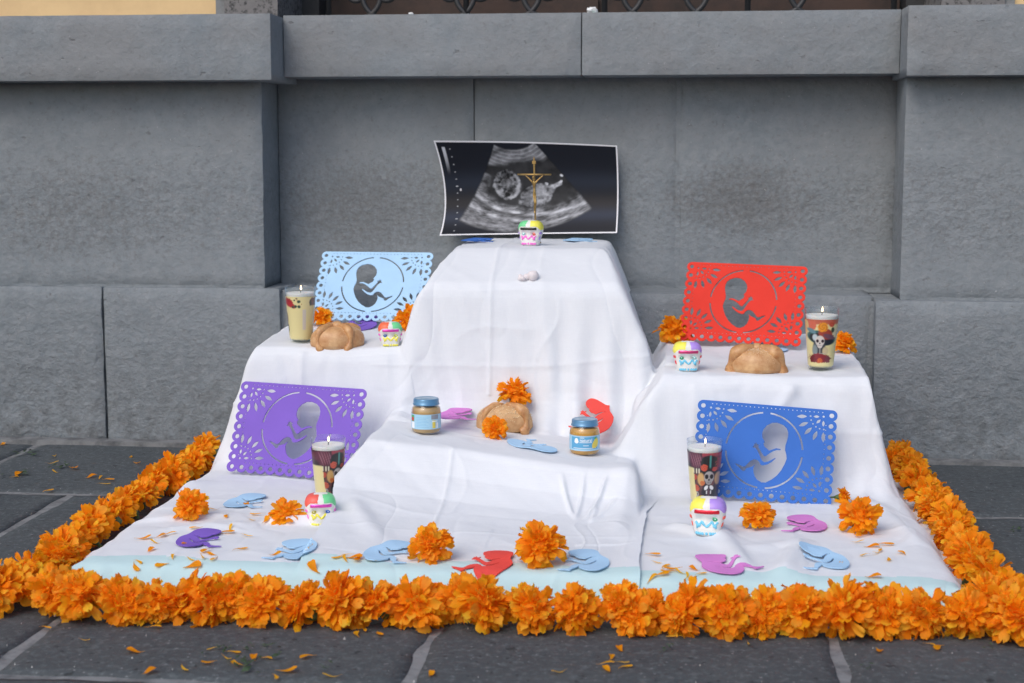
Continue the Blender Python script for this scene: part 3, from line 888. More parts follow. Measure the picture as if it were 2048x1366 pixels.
def sheet_loops(mirror):
    out = []
    r = .53
    def arc(cx, cy, a0, a1, n=9):
        return [(cx + r * math.cos(R(a)), cy + r * math.sin(R(a))) for a in np.linspace(a0, a1, n)]
    out += [(.25, 8.53), (11.75, 8.53)]
    out += arc(12, 8, 80, -68, 10)
    for k in range(7, 0, -1): out += arc(12, k, 68, -68)
    out += arc(12, 0, 68, -158, 13)
    for k in range(11, 0, -1): out += arc(k, 0, -22, -158)
    out += arc(0, 0, -22, -248, 13)
    for k in range(1, 8): out += arc(0, k, 248, 112)
    out += arc(0, 8, 248, 100, 10)
    loops = [np.array(out)]
    for k in range(9):
        loops += [circ(0, k, .225), circ(12, k, .225)]
    for k in range(1, 12): loops.append(circ(k, 0, .225))
    for k in range(27): loops.append(circ(.85 + k * .396, 8.24, .06, 6))
    for k in range(14): loops += [circ(.47, 1.2 + k * .45, .058, 6), circ(11.53, 1.2 + k * .45, .058, 6)]
    for k in range(24): loops.append(circ(1.35 + k * .404, .47, .058, 6))
    for fx in (0, 1):
        for fy in (0, 1):
            ax, ay = (.74, 7.86) if fy else (.66, .86)
            L_ = []
            for k in range(5):
                a = R(-4 - 22.2 * k) if fy else R(4 + 22 * k)
                L_.append(leaf(ax + 2.0 * math.cos(a), ay + 1.95 * math.sin(a), a, .98, .36))
            for k in range(3):
                a = R(-4 - 44 * k) if fy else R(4 + 44 * k)
                L_.append(leaf(ax + .66 * math.cos(a), ay + .66 * math.sin(a), a, .56, .26))
            for k in range(6):
                a = R(-2 - 18.5 * k) if fy else R(2 + 18 * k)
                L_.append(circ(ax + 1.2 * math.cos(a), ay + 1.2 * math.sin(a), .085, 7))
            L_.append(circ(ax, ay, .11, 8))
            for l in L_:
                if fx: l = np.stack([12 - l[:, 0], l[:, 1]], -1)
                loops.append(l)
    for q in range(4):
        a = np.radians(np.linspace(q * 90 + 5.5, q * 90 + 84.5, 22))
        o = np.stack([6 + 3.64 * np.cos(a), 4.22 + 3.64 * np.sin(a)], -1); i = np.stack([6 + 3.48 * np.cos(a[::-1]), 4.22 + 3.48 * np.sin(a[::-1])], -1)
        loops.append(np.concatenate([o, i]))
    loops.append(FET)
    res = []
    for l in loops:
        l = l.copy(); l[:, 0] = (l[:, 0] - 6) * (-1 if mirror else 1); res.append(l * S_)
    return res


def cutout_sheet(color, bl, br, tilt, roll, label, mirror, scale=1.0, lift=0.0):
    pl = gz(*bl); pr = gz(*br)
    root = empty('cutout_sheet', tuple((pl + pr) / 2 + np.array([0, 0, lift])))
    yaw = math.atan2(pr[1] - pl[1], pr[0] - pl[0])
    root.rotation_euler = (Matrix.Rotation(yaw, 3, 'Z') @ Matrix.Rotation(R(90) - tilt, 3, 'X') @ Matrix.Rotation(roll, 3, 'Z')).to_euler()
    loops = [l * scale + np.array([0, .53 * S_ * scale]) for l in sheet_loops(mirror)]
    me = curve_mesh('cutout_panel', loops, .0022, M[color])
    o = link('cutout_panel', me, root)
    tag(root, label, 'cutout sheet', 'foam cutout sheets with scalloped edges')
    return root


cutout_sheet('light_blue', (626, 640, .319), (842, 644, .319), R(36), R(0), 'light blue foam cutout sheet with baby silhouette hole, behind the cream candle', False, 1.0)
cutout_sheet('red', (1357, 682, .288), (1600, 691, .288), R(26), R(-1.2), 'red foam cutout sheet with baby silhouette hole, on the right wing', False, 1.0)
cutout_sheet('purple', (452, 946, .050), (706, 960, .050), R(24), R(-1.5), 'purple foam cutout sheet with baby silhouette hole, leaning on the left cloth', True, 1.04)
cutout_sheet('blue', (1388, 996, .051), (1654, 1007, .051), R(17), R(-3.0), 'royal blue foam cutout sheet with baby silhouette hole, leaning on the right cloth', True, .985)

# fetus cut-outs lying about: head pixel, body pixel, mirrored, colour, label
fet_c = FET.mean(0)
FETN = (FET - np.array([6, 4.2]))
HEADC, BODYC = np.array([(1118 + .143 * (370 - 530) - 574) / 103 - 6, (940 - 370) / 97. - 4.2]), np.array([(1105 + .143 * (700 - 530) - 574) / 103 - 6, (940 - 700) / 97. - 4.2])
FMESH = {}


def normal_at(x, y, e=.012):
    gx = (top_z(x + e, y) - top_z(x - e, y)) / (2 * e); gyy = (top_z(x, y + e) - top_z(x, y - e)) / (2 * e)
    n = Vector((-float(np.clip(gx, -1, 1)), -float(np.clip(gyy, -1, 1)), 1)).normalized()
    return n


def fetus(color, head, body, mirror, label, scale=1.0, lift=.004, flat=False, prop=0.0, level=None):
    if level is None: h = on(*head); b = on(*body)
    else: h = gz(*head, level); b = gz(*body, level)
    c = (h + b) / 2
    # the smoothed fetus drapes a little: its sheet follows the cloth under it
    d = (h - b)[:2]; d /= np.linalg.norm(d); side = np.array([d[1], -d[0]])        # clockwise of 'up' seen from above
    loops = FETN.copy()
    ax = HEADC - BODYC; ax /= np.linalg.norm(ax)
    mid = (HEADC + BODYC) / 2
    q = (loops - mid) * S_ * scale
    u = q @ ax; w = q @ np.array([ax[1], -ax[0]])
    if mirror: w = -w
    me = curve_mesh('foam_figure', [np.stack([w, u], -1)], .0016, M[color])
    bm = bmesh.new(); bm.from_mesh(me)
    for _ in range(1):
        long_e = [e for e in bm.edges if e.calc_length() > .012]
        bmesh.ops.subdivide_edges(bm, edges=long_e, cuts=2)
    bmesh.ops.triangulate(bm, faces=bm.faces[:])
    n0 = normal_at(c[0], c[1], .03) if level is None else Vector((0, 0, 1))
    for v in bm.verts:
        w_, u_, t_ = v.co
        x = c[0] + side[0] * w_ + d[0] * u_; y = c[1] + side[1] * w_ + d[1] * u_
        zc = float(top_z(x, y))
        if flat: zc = c[2] - (n0.x * (x - c[0]) + n0.y * (y - c[1])) / n0.z
        zp = max(zc, c[2] - .02 if not flat else -9)
        v.co = Vector((x - c[0], y - c[1], zp - c[2] + t_ + lift + prop * (u_ + .04) + .0015 * math.sin(u_ * 60)))
    bmesh.ops.recalc_face_normals(bm, faces=bm.faces[:])
    bm.to_mesh(me); bm.free()
    o = link('foam_figure', me, None, tuple(c))
    tag(o, label, 'foam cutout', 'foam baby shapes cut from the sheets')
    return o


fetus('blue', (968, 481), (938, 484), False, 'blue foam baby shape lying on the tower top left of the skull', flat=True, level=.492)
fetus('light_blue', (1166, 481), (1142, 484), False, 'light blue foam baby shape lying on the tower top right of the skull', flat=True)
fetus('purple', (738, 645), (722, 662), True, 'purple foam baby shape lying behind the bread on the left wing', flat=True, prop=.12)
fetus('light_blue', (1530, 693), (1552, 700), True, 'light blue foam baby shape lying behind the bread on the right wing', flat=True)
fetus('pink', (922, 826), (894, 837), False, 'pink foam baby shape lying beside the left jar on the step', flat=True, level=.166, prop=.03)
fetus('orange_red', (1192, 838), (1204, 864), True, 'red foam baby shape lying on the step behind the right jar', flat=True, level=.148, prop=.46)
fetus('light_blue', (1080, 900), (1046, 892), True, 'light blue foam baby shape lying at the front edge of the step', flat=True)
fetus('light_blue', (505, 998), (470, 1011), False, 'light blue foam baby shape lying in front of the purple cutout sheet')
fetus('purple', (418, 1068), (372, 1090), False, 'purple foam baby shape lying on the floor cloth at the left')
fetus('light_blue', (590, 1084), (606, 1110), True, 'light blue foam baby shape between the purple one and the step')
fetus('light_blue', (797, 1095), (752, 1112), False, 'light blue foam baby shape left of the big marigold below the step')
fetus('orange_red', (998, 1112), (984, 1142), True, 'red foam baby shape between two marigolds below the step')
fetus('light_blue', (1166, 1111), (1192, 1134), True, 'light blue foam baby shape right of the largest marigold below the step')
fetus('pink', (1596, 1038), (1636, 1061), True, 'pink foam baby shape between two marigolds on the right floor cloth')
fetus('pink', (1420, 1120), (1450, 1144), False, 'pink foam baby shape near the front garland on the right floor cloth')
fetus('light_blue', (1625, 1110), (1676, 1131), True, 'light blue foam baby shape on a raised fold of the right floor cloth', prop=.06)


# ------------------------------------------------------------------ paint helper for flat print
class Paint:
    def __init__(s, X, Y, bg, asp=1.0):
        s.X, s.Y, s.asp = X, Y, asp; s.c = np.tile(np.asarray(bg, float), X.shape + (1,))
    def mix(s, a, col):
        a = np.clip(a, 0, 1)[..., None]; s.c = s.c * (1 - a) + np.asarray(col) * a
    def ell(s, cx, cy, rx, ry, col, soft=.15, rot=0.0, jag=0, seed=0):
        c, q = math.cos(rot), math.sin(rot); x = s.X - cx; y = (s.Y - cy) * s.asp; ry = ry * s.asp
        d = np.sqrt(((c * x + q * y) / rx) ** 2 + ((-q * x + c * y) / ry) ** 2)
        if jag: d = d + jag * noise(s.X * 14, s.Y * 14 * s.asp, 0, seed)
        s.mix(sstep(1 + soft, 1 - soft, d), col)
    def rect(s, x0, x1, y0, y1, col, soft=.01):
        a = sstep(x0 - soft, x0 + soft, s.X) * sstep(x1 + soft, x1 - soft, s.X) * sstep(y0 - soft, y0 + soft, s.Y) * sstep(y1 + soft, y1 - soft, s.Y)
        s.mix(a, col)
    def rose(s, cx, cy, r, col, seed=0):
        dk = tuple(q * .35 for q in col)
        s.ell(cx, cy, r, r / s.asp, col, .12, jag=.12, seed=seed)
        d = np.hypot(s.X - cx, (s.Y - cy) * s.asp); th = np.arctan2((s.Y - cy) * s.asp, s.X - cx)
        sw = np.sin(d / r * 11 + th * 2) * (d < r * .9)
        s.mix(np.clip(sw, 0, 1) * .55, dk)


# ------------------------------------------------------------------ ultrasound photograph propped on the tower
def ultrasound():
    q = lambda px, py, Y: gy(px, py, Y)
    lf = [q(879, 471, 3.545), q(889, 385, 3.585), q(867, 281, 3.545)]
    rt = [q(1234, 466, 3.555), q(1237, 380, 3.585), q(1234, 291, 3.565)]
    nu, nv = 330, 176
    U, V = np.meshgrid(np.linspace(0, 1, nu), np.linspace(0, 1, nv), indexing='ij')
    def quad(p, t):
        a = 2 * (t - .5) * (t - 1); b = -4 * t * (t - 1); c = 2 * t * (t - .5)
        return a[..., None] * p[0] + b[..., None] * p[1] + c[..., None] * p[2]
    P = quad(lf, V) * (1 - U[..., None]) + quad(rt, V) * U[..., None]
    P[..., 1] += .012 * 4 * U * (1 - U) * 0 + .010 * 4 * U * (1 - U)
    P[..., 2] += .003 * np.sin(U * math.pi) * V
    # picture coordinates: 0..1.8 across, 0..1 down (y down), as in the print
    x = U * 1.80; y = 1 - V
    pt = Paint(x, y, (.010, .012, .018))
    glare = np.exp(-((y - .62 - .02 * x) / .10) ** 2) * .6
    pt.mix(glare * .10, (.30, .25, .19)); pt.mix(np.exp(-((y - .78) / .08) ** 2) * .12, (.15, .20, .33)); pt.mix(np.exp(-((y - .40) / .1) ** 2) * .08, (.12, .16, .24))  # faint warm and bluish glare on the glossy sheet, painted into its colours
    # sector: apex above the print
    ax_, ay_ = .758, -.29
    dx, dy = x - ax_, y - ay_; rr = np.hypot(dx, dy); th = np.degrees(np.arctan2(dx, dy))
    sec = sstep(-29.2, -27.2, th) * sstep(38.4, 36.4, th) * sstep(.36, .38, rr) * sstep(1.28, 1.235, rr)
    n1 = fbm(th * .16, rr * 34, seed=3, oct=4); n2 = fbm(x * 14, y * 14, seed=9, oct=4); n3 = fbm(th * .5, rr * 90, seed=21, oct=3)
    tis = .34 + .30 * n1 + .22 * n2 + .2 * n3
    g = np.full_like(x, .018) + .012 * n2
    g = np.where(rr < .60, np.clip(.17 + .12 * n1 + .10 * (np.sin(rr * 170 + n2) > .4), 0, 1) * sstep(.60 + .03 * np.sin(th * .12), .55 + .03 * np.sin(th * .12), rr) + .018, g)
    # dark fluid pocket, bright belt below it
    fluid = sstep(1.14, .86, np.sqrt(((x - .93) / .52) ** 2 + ((y - .44) / .27) ** 2) + .07 * n2)
    belt = np.clip(tis * (.95 - .25 * sstep(.9, 1.25, rr)), 0, 1) ** 1.3
    low = sstep(.66, .70, rr)
    g = np.where(low > 0, g * (1 - low) + low * (belt * .82 + .04), g)
    g = g * (1 - fluid) + fluid * (.030 + .016 * n2 + .03 * np.exp(-((y - .78) / .12) ** 2))
    darkband = np.exp(-((np.sqrt(((x - .98) / .60) ** 2 + ((y - .42) / .33) ** 2) - 1.17) / .07) ** 2) * (x < .92)
    g = g * (1 - .62 * darkband)
    # head, trunk, limb
    wob_ = .14 * fbm(x * 9, y * 9, seed=41, oct=3); n3 = fbm(x * 42, y * 42, seed=51, oct=3)
    hd = np.sqrt(((x - .655) / .145) ** 2 + ((y - .435) / .160) ** 2) + wob_
    hv = .10 + .22 * n2 + .22 * n3 + .26 * np.exp(-((hd - .88) / .12) ** 2) * (.55 + .45 * np.sin(np.arctan2(y - .425, x - .655) * 1.0 + .6))
    a_ = sstep(1.06, .94, hd); g = g * (1 - a_) + a_ * np.clip(hv, .012, 1)
    for cx, cy, r, v in ((.63, .40, .030, .02), (.69, .49, .034, .03), (.66, .33, .045, .02), (.72, .41, .024, .34), (.765, .44, .03, .40), (.60, .49, .02, .34), (.755, .50, .028, .30), (.70, .37, .018, .25)):
        a_ = np.exp(-(((x - cx) ** 2 + (y - cy) ** 2) / r ** 2)) * np.clip(.7 + n3, 0, 1); g = g * (1 - a_) + a_ * v
    tk = np.sqrt(((x - .955) / .175) ** 2 + ((y - .560 + .10 * (x - .95)) / .125) ** 2) + wob_ * 1.3
    ribs = .10 * np.sin((y * 60 + x * 14) + 4 * n2)
    a_ = sstep(1.06, .92, tk); g = g * (1 - a_) + a_ * np.clip(.25 + .20 * n2 + .14 * n3 + ribs * (y > .56) - .10 * sstep(.5, 1, tk), .02, 1)
    def limb(x0, y0, x1, y1, r, v):
        t = np.clip(((x - x0) * (x1 - x0) + (y - y0) * (y1 - y0)) / ((x1 - x0) ** 2 + (y1 - y0) ** 2), 0, 1)
        d = np.hypot(x - x0 - t * (x1 - x0), y - y0 - t * (y1 - y0)) * (1 + wob_); a = sstep(r, r * .35, d)
        return g * (1 - a) + a * np.clip(v + .22 * n2 + .2 * n3, .02, 1)
    g = limb(1.06, .58, 1.115, .475, .050, .24); g = limb(1.11, .47, 1.20, .425, .030, .34); g = limb(1.19, .425, 1.215, .40, .018, .42); g = limb(1.215, .335, 1.225, .340, .016, .6); g = limb(1.055, .425, 1.065, .430, .018, .38)
    g = limb(.80, .62, .90, .635, .05, .20)
    g = g * (1 - .60 * np.exp(-(((x - .845) / .045) ** 2 + ((y - .63) / .15) ** 2)))
    # bright echo bands in the lower tissue
    rr2 = np.sqrt(((x - .95) / .60) ** 2 + ((y - .40) / .33) ** 2)
    g = g + (fluid < .5) * sec * (rr > .62) * .26 * np.clip(np.exp(-((rr2 - 1.10) / .05) ** 2) + .8 * np.exp(-((rr2 - 1.36) / .06) ** 2), 0, 1) * (.6 + n1)
    g = np.clip(g, .006, .8)
    pt.mix(sec, (0, 0, 0)); gcol = g[..., None] * np.array([.93, .96, 1.03]); pt.c = np.where((sec > 0)[..., None], pt.c * (1 - sec[..., None]) + gcol * sec[..., None] + 0 * pt.c, pt.c)
    # grey scale wedge and tick marks
    w = sstep(.055, .06, x) * sstep(.09, .085, x) * sstep(.055, .06, y) * sstep(.33, .06, y); pt.mix(w, (.55, .57, .62))
    for k in range(13):
        yy = .075 + k * .0725; big = k in (5, 10)
        pt.rect(.135 - (.012 if big else .006), .135 + (.012 if big else .006), yy - .004, yy + .004, (.5, .52, .55), .003)
    pt.ell(.17, .475, .008, .014, (.6, .6, .62))
    b = .014; rim = (x < b) | (x > 1.80 - b) | (y < b) | (y > 1 - b)
    pt.mix(rim * 1.0, (.78, .78, .81))
    root = empty('ultrasound_photo', tuple(P.reshape(-1, 3).mean(0)))
    o0 = np.array(root.location)
    obj('photo_print', P.reshape(-1, 3) - o0, grid_faces(nu, nv), M['photo'], root, col=pt.c)
    bk = P.reshape(nu, nv, 3)[::10, ::8] + np.array([0, .0009, 0])
    obj('photo_backing', bk.reshape(-1, 3) - o0, [q[::-1] for q in grid_faces(bk.shape[0], bk.shape[1])], M['paper'], root)
    tag(root, 'large curled black and white ultrasound photograph propped against the wall on the tower', 'photograph')


ultrasound()


# ------------------------------------------------------------------ candles in printed tumblers
def wrap_color(kind, phi, v):
    """phi 0 faces the viewer; x=sin(phi) as seen from the front; v 0 foot .. 1 top of the print"""
    x = np.where(np.abs(phi) <= math.pi / 2, np.sin(phi), np.sign(phi) * (2 - np.abs(np.sin(phi)) * 1.0)); y = v
    cream = srgb(214, 203, 148)
    p = Paint(x, y, cream, 3.05)
    if kind == 'lady':
        p.rect(-3, 3, .90, 1.2, srgb(178, 92, 70), .02)
        p.ell(-.62, .88, .35, .10, srgb(196, 98, 74), .2, jag=.15, seed=1); p.rose(.62, .90, .17, srgb(188, 80, 58), 2)
        p.ell(-.93, .85, .14, .14, srgb(210, 180, 120), .2)
        p.ell(.0, .61, .92, .155, srgb(46, 92, 92), .08, rot=-.20); p.ell(.02, .585, .80, .12, srgb(30, 36, 46), .1, rot=-.22)
        p.ell(-.62, .76, .30, .045, srgb(92, 128, 138), .2, rot=-.45)
        p.ell(.28, .70, .48, .115, srgb(150, 62, 48), .15, rot=-.38); p.ell(.5, .64, .40, .05, srgb(104, 70, 84), .2, rot=-.33)
        p.ell(.86, .73, .16, .09, srgb(205, 196, 164), .25, jag=.3, seed=6); p.ell(.70, .78, .10, .06, srgb(58, 70, 52), .3)
        p.rose(.10, .845, .33 * .95, srgb(218, 140, 40), 4)
        p.ell(-.12, .40, .42, .24, srgb(52, 60, 66), .15); p.ell(-.42, .34, .18, .12, srgb(120, 134, 136), .3)
        p.ell(-.40, .62, .16, .07, srgb(176, 190, 196), .3); p.ell(-.08, .545, .30, .115, srgb(198, 192, 186), .1); p.ell(-.08, .45, .17, .06, srgb(196, 190, 184), .12)
        for ex in (-.24, .10): p.ell(ex, .545, .095, .036, srgb(36, 24, 34), .2)
        p.ell(-.09, .497, .045, .018, srgb(40, 32, 36), .3); p.rect(-.19, .02, .447, .453, srgb(70, 60, 60), .008)
        p.ell(.30, .33, .20, .09, srgb(190, 176, 140), .3)
        p.rect(-.36, .34, .275, .285, srgb(180, 178, 172), .01); p.rect(-.10, -.05, .25, .40, srgb(170, 170, 164), .02)
        p.ell(-.08, .17, .74, .10, srgb(128, 40, 48), .15, jag=.25, seed=8); p.ell(-.55, .15, .2, .08, srgb(104, 34, 44), .2, jag=.3, seed=12); p.ell(.5, .15, .22, .08, srgb(110, 50, 60), .2, jag=.3, seed=13)
        p.rose(-.08, .115, .22 * .9, srgb(196, 98, 60), 9)
        jag = .055 + .03 * noise(x * 9, 0 * x, 0, 3)
        p.mix(sstep(jag + .01, jag - .01, y), cream)
    elif kind == 'man':
        p = Paint(x, y, srgb(62, 42, 50), 3.05)
        n = fbm(x * 6, y * 10, seed=5, oct=4); p.mix(np.clip(n * 1.4, 0, .7), srgb(112, 66, 62)); p.mix(np.clip(-n * 1.4, 0, .7), srgb(30, 24, 32))
        p.ell(-.55, .86, .42, .17, srgb(88, 44, 62), .2, jag=.2, seed=2)
        for k in range(5): p.ell(-.72 + .13 * k, .84, .03, .14, srgb(136, 92, 104), .4, rot=.25)
        p.rect(-.15, 1.0, .93, 1.1, srgb(150, 60, 70), .04)
        p.ell(.30, .80, .52, .155, srgb(18, 24, 26), .1); p.ell(.32, .615, .62, .05, srgb(20, 22, 26), .15); p.rect(.30, .40, .70, .95, srgb(60, 138, 132), .03)
        p.ell(.95, .80, .25, .15, srgb(140, 62, 48), .3, jag=.3, seed=15)
        p.rose(-.02, .70, .21, srgb(190, 78, 54), 3); p.rose(.62, .665, .14, srgb(176, 66, 52), 4)
        for k in range(3): p.rect(-.70 + .17 * k, -.62 + .17 * k, .575, .675, srgb(205, 200, 178), .015)
        p.ell(-.22, .46, .22, .13, srgb(190, 152, 96), .2); p.ell(.86, .47, .20, .13, srgb(176, 140, 96), .2)
        p.rose(-.62, .49, .17, srgb(178, 74, 58), 6); p.rose(-.12, .38, .15, srgb(196, 110, 60), 7); p.rose(-.52, .27, .20, srgb(184, 84, 60), 8); p.rose(-.10, .08, .18, srgb(186, 84, 62), 9)
        p.ell(.30, .50, .31, .125, srgb(158, 154, 152), .1); p.ell(.30, .405, .20, .06, srgb(148, 144, 142), .12)
        for ex in (.15, .46): p.ell(ex, .515, .115, .05, srgb(24, 20, 24), .15)
        p.ell(.305, .45, .05, .024, srgb(26, 22, 26), .25)
        for k in range(6): p.rect(.16 + .055 * k, .175 + .055 * k, .375, .405, srgb(70, 64, 64), .008)
        p.ell(.30, .15, .52, .19, srgb(34, 34, 42), .12)
        p.ell(.13, .285, .11, .055, srgb(214, 214, 214), .15, rot=-.7); p.ell(.49, .285, .11, .055, srgb(214, 214, 214), .15, rot=.7)
        p.ell(.31, .26, .06, .05, srgb(40, 32, 44), .2); p.ell(.31, .15, .07, .12, srgb(84, 52, 66), .25)
        p.ell(.17, .19, .04, .04, srgb(200, 200, 200), .2); p.ell(.45, .19, .04, .04, srgb(200, 200, 200), .2)
        p.ell(-.52, .14, .15, .06, srgb(150, 148, 146), .2); p.ell(-.56, .145, .035, .018, srgb(28, 24, 28), .3); p.ell(-.47, .145, .035, .018, srgb(28, 24, 28), .3)
        edge = -.78 + .62 * (1 - y) * .45 + .03 * noise(y * 24, 0 * y, 0, 8)
        p.mix(sstep(edge + .02, edge - .02, x) * sstep(.70, .66, y) * (x > -1.6), cream)
        p.mix(sstep(.02, .0, y), cream)
    else:                                    # seen from behind: mostly bare wax through the glass
        p.ell(-.80, .86, .26, .12, srgb(150, 34, 44), .15, rot=.5, jag=.15, seed=1); p.ell(-.62, .80, .16, .10, srgb(166, 44, 52), .2, rot=.9)
        for cx, cy, rx, ry, ro in ((-.42, .92, .06, .02, .3), (-.13, .89, .12, .035, .3), (-.36, .775, .10, .035, -.6), (-.12, .77, .11, .038, .7), (-.55, .76, .07, .03, .2), (-.28, .96, .07, .015, .2)):
            p.ell(cx, cy, rx, ry, srgb(44, 70, 58), .25, rot=ro)
        for cx, cy in ((-.32, .965), (-.24, .93), (.06, .83)): p.ell(cx, cy, .03, .012, srgb(150, 50, 40), .3)
        p.ell(.86, .88, .26, .10, srgb(110, 92, 84), .15, jag=.2, seed=5); p.ell(.66, .86, .07, .08, srgb(74, 78, 70), .3)
        p.rect(.12, .36, .22, .70, srgb(196, 188, 176), .012)
        p.ell(-.99, .50, .05, .12, srgb(120, 96, 80), .3); p.ell(-.99, .25, .06, .1, srgb(60, 66, 62), .3)
        p.mix(((np.abs(phi) > 1.7) * 1.0), srgb(96, 60, 58))
    return p.c


def candle(kind, foot_px, label, rot=0.0, scale=1.0):
    p = on(*foot_px)
    root = empty('candle_glass', tuple(p + np.array([0, .012, .0008])))
    H, r0, r1 = .1145 * scale, .0222 * scale, .0320 * scale
    rad = lambda z: r0 + (r1 - r0) * np.clip(z / H, 0, 1) ** .92
    zs = np.linspace(.0, H, 14)
    outer = [(0.0005, 0), (r0 * .93, 0), (r0, .0022)] + [(rad(z), z) for z in zs[1:]]
    inner = [(rad(z) - .0014, z) for z in zs[::-1][:-1]] + [(r0 - .003, .006), (.0005, .0055)]
    v, f = lathe(outer + [(r1 - .0008, H + .0010)] + inner, 48)
    obj('glass', v, f, M['glass'], root)
    zt = H * .895
    zz = np.linspace(.0065, H * .83, 12)
    wp = [(.0005, .0062)] + [(rad(z) - .0016, z) for z in zz]
    v, f = lathe(wp, 40); obj('wax', v, f, M['wax'], root)
    tp = [(rad(H * .83) - .0016, H * .83), (rad(H * .86) - .0016, H * .86), (rad(zt) - .0016, zt - .0008), (rad(zt) - .0022, zt), (rad(zt) * .8, zt - .0002), (rad(zt) * .4, zt - .0008), (.0004, zt - .0010)]
    v, f = lathe(tp, 40); obj('wax_top', v, [q[::-1] for q in f], M['wax_top'], root)
    b = MB(); b.tube([(0, 0, zt - .001), (.0006, 0, zt + .003), (.0013, 0, zt + .0062)], .0008, 6); b.build('wick', M['wick'], root)
    fl = np.array([(.0001, 0), (.0013, .0018), (.0022, .0045), (.0020, .0075), (.0012, .0108), (.0005, .0134), (.0001, .0150)]) * scale * .72
    v, f = lathe(fl, 14); v = v + np.array([.0010, 0, zt + .0045]); obj('flame', v, [q[::-1] for q in f], M['flame'], root)
    # printed wrap
    nu, nv = 150, 96
    ph = np.linspace(-math.pi, math.pi, nu); z0, z1 = H * .075, H * .835
    PH, V = np.meshgrid(ph, np.linspace(0, 1, nv), indexing='ij'); Z = z0 + (z1 - z0) * V
    rr = rad(Z) + .0003
    P = np.stack([np.sin(PH) * rr, -np.cos(PH) * rr, Z], -1)
    col = wrap_color(kind, PH, V)
    obj('printed_wrap', P.reshape(-1, 3), grid_faces(nu, nv), M['print'], root, col=col)
    root.rotation_euler = (0, 0, rot)
    tag(root, label, 'candle', 'lit candles in printed tumblers')
    return root


face = lambda px: math.atan((px - 1350) / 3000) * -1     # turn a front towards the viewer
candle('back', (600, 686), 'lit cream candle in a mostly plain tumbler on the left wing beside the bread', face(600), 1.04)
candle('lady', (1642, 741), 'lit candle printed with a skeleton lady in a big hat, on the right wing', face(1640), 1.06)
candle('man', (655, 1003), 'lit dark printed candle standing in front of the purple cutout sheet', face(655) + .35, 1.04)
candle('man', (1408, 1010), 'lit dark printed candle standing in front of the royal blue cutout sheet', face(1410), 1.05)


# ------------------------------------------------------------------ baby food jars
def cyl_patch(r, a0, a1, z0, z1, n=24, m=2):
    A, Z = np.meshgrid(np.linspace(a0, a1, n), np.linspace(z0, z1, m), indexing='ij')
    return np.stack([np.sin(A) * r, -np.cos(A) * r, Z], -1).reshape(-1, 3), grid_faces(n, m)


def cyl_poly(pts, r, m=12):
    """flat print outline (angle, z) wrapped on a cylinder"""
    pts = np.asarray(pts, float); c = pts.mean(0); rings = [c + (pts - c) * t for t in np.linspace(0.02, 1, 5)]
    v = np.concatenate(rings); n = len(pts)
    f = [(k * n + i, k * n + (i + 1) % n, (k + 1) * n + (i + 1) % n, (k + 1) * n + i) for k in range(4) for i in range(n)]
    return np.stack([np.sin(v[:, 0]) * r, -np.cos(v[:, 0]) * r, v[:, 1]], -1), f


def cyl_text(txt, size, a, z, r, m, parent, name):
    cu = bpy.data.curves.new(name, 'FONT'); cu.body = txt; cu.size = size; cu.align_x = 'CENTER'; cu.offset = size * .012
    t = bpy.data.objects.new(name, cu); COL.objects.link(t)
    dg = bpy.context.evaluated_depsgraph_get(); dg.update()
    me = bpy.data.meshes.new_from_object(t.evaluated_get(dg)); bpy.data.objects.remove(t); bpy.data.curves.remove(cu)
    for v in me.vertices:
        an = a + v.co.x / r; v.co = (math.sin(an) * r, -math.cos(an) * r, z + v.co.y)
    me.materials.clear(); me.materials.append(m)
    return link(name, me, parent)


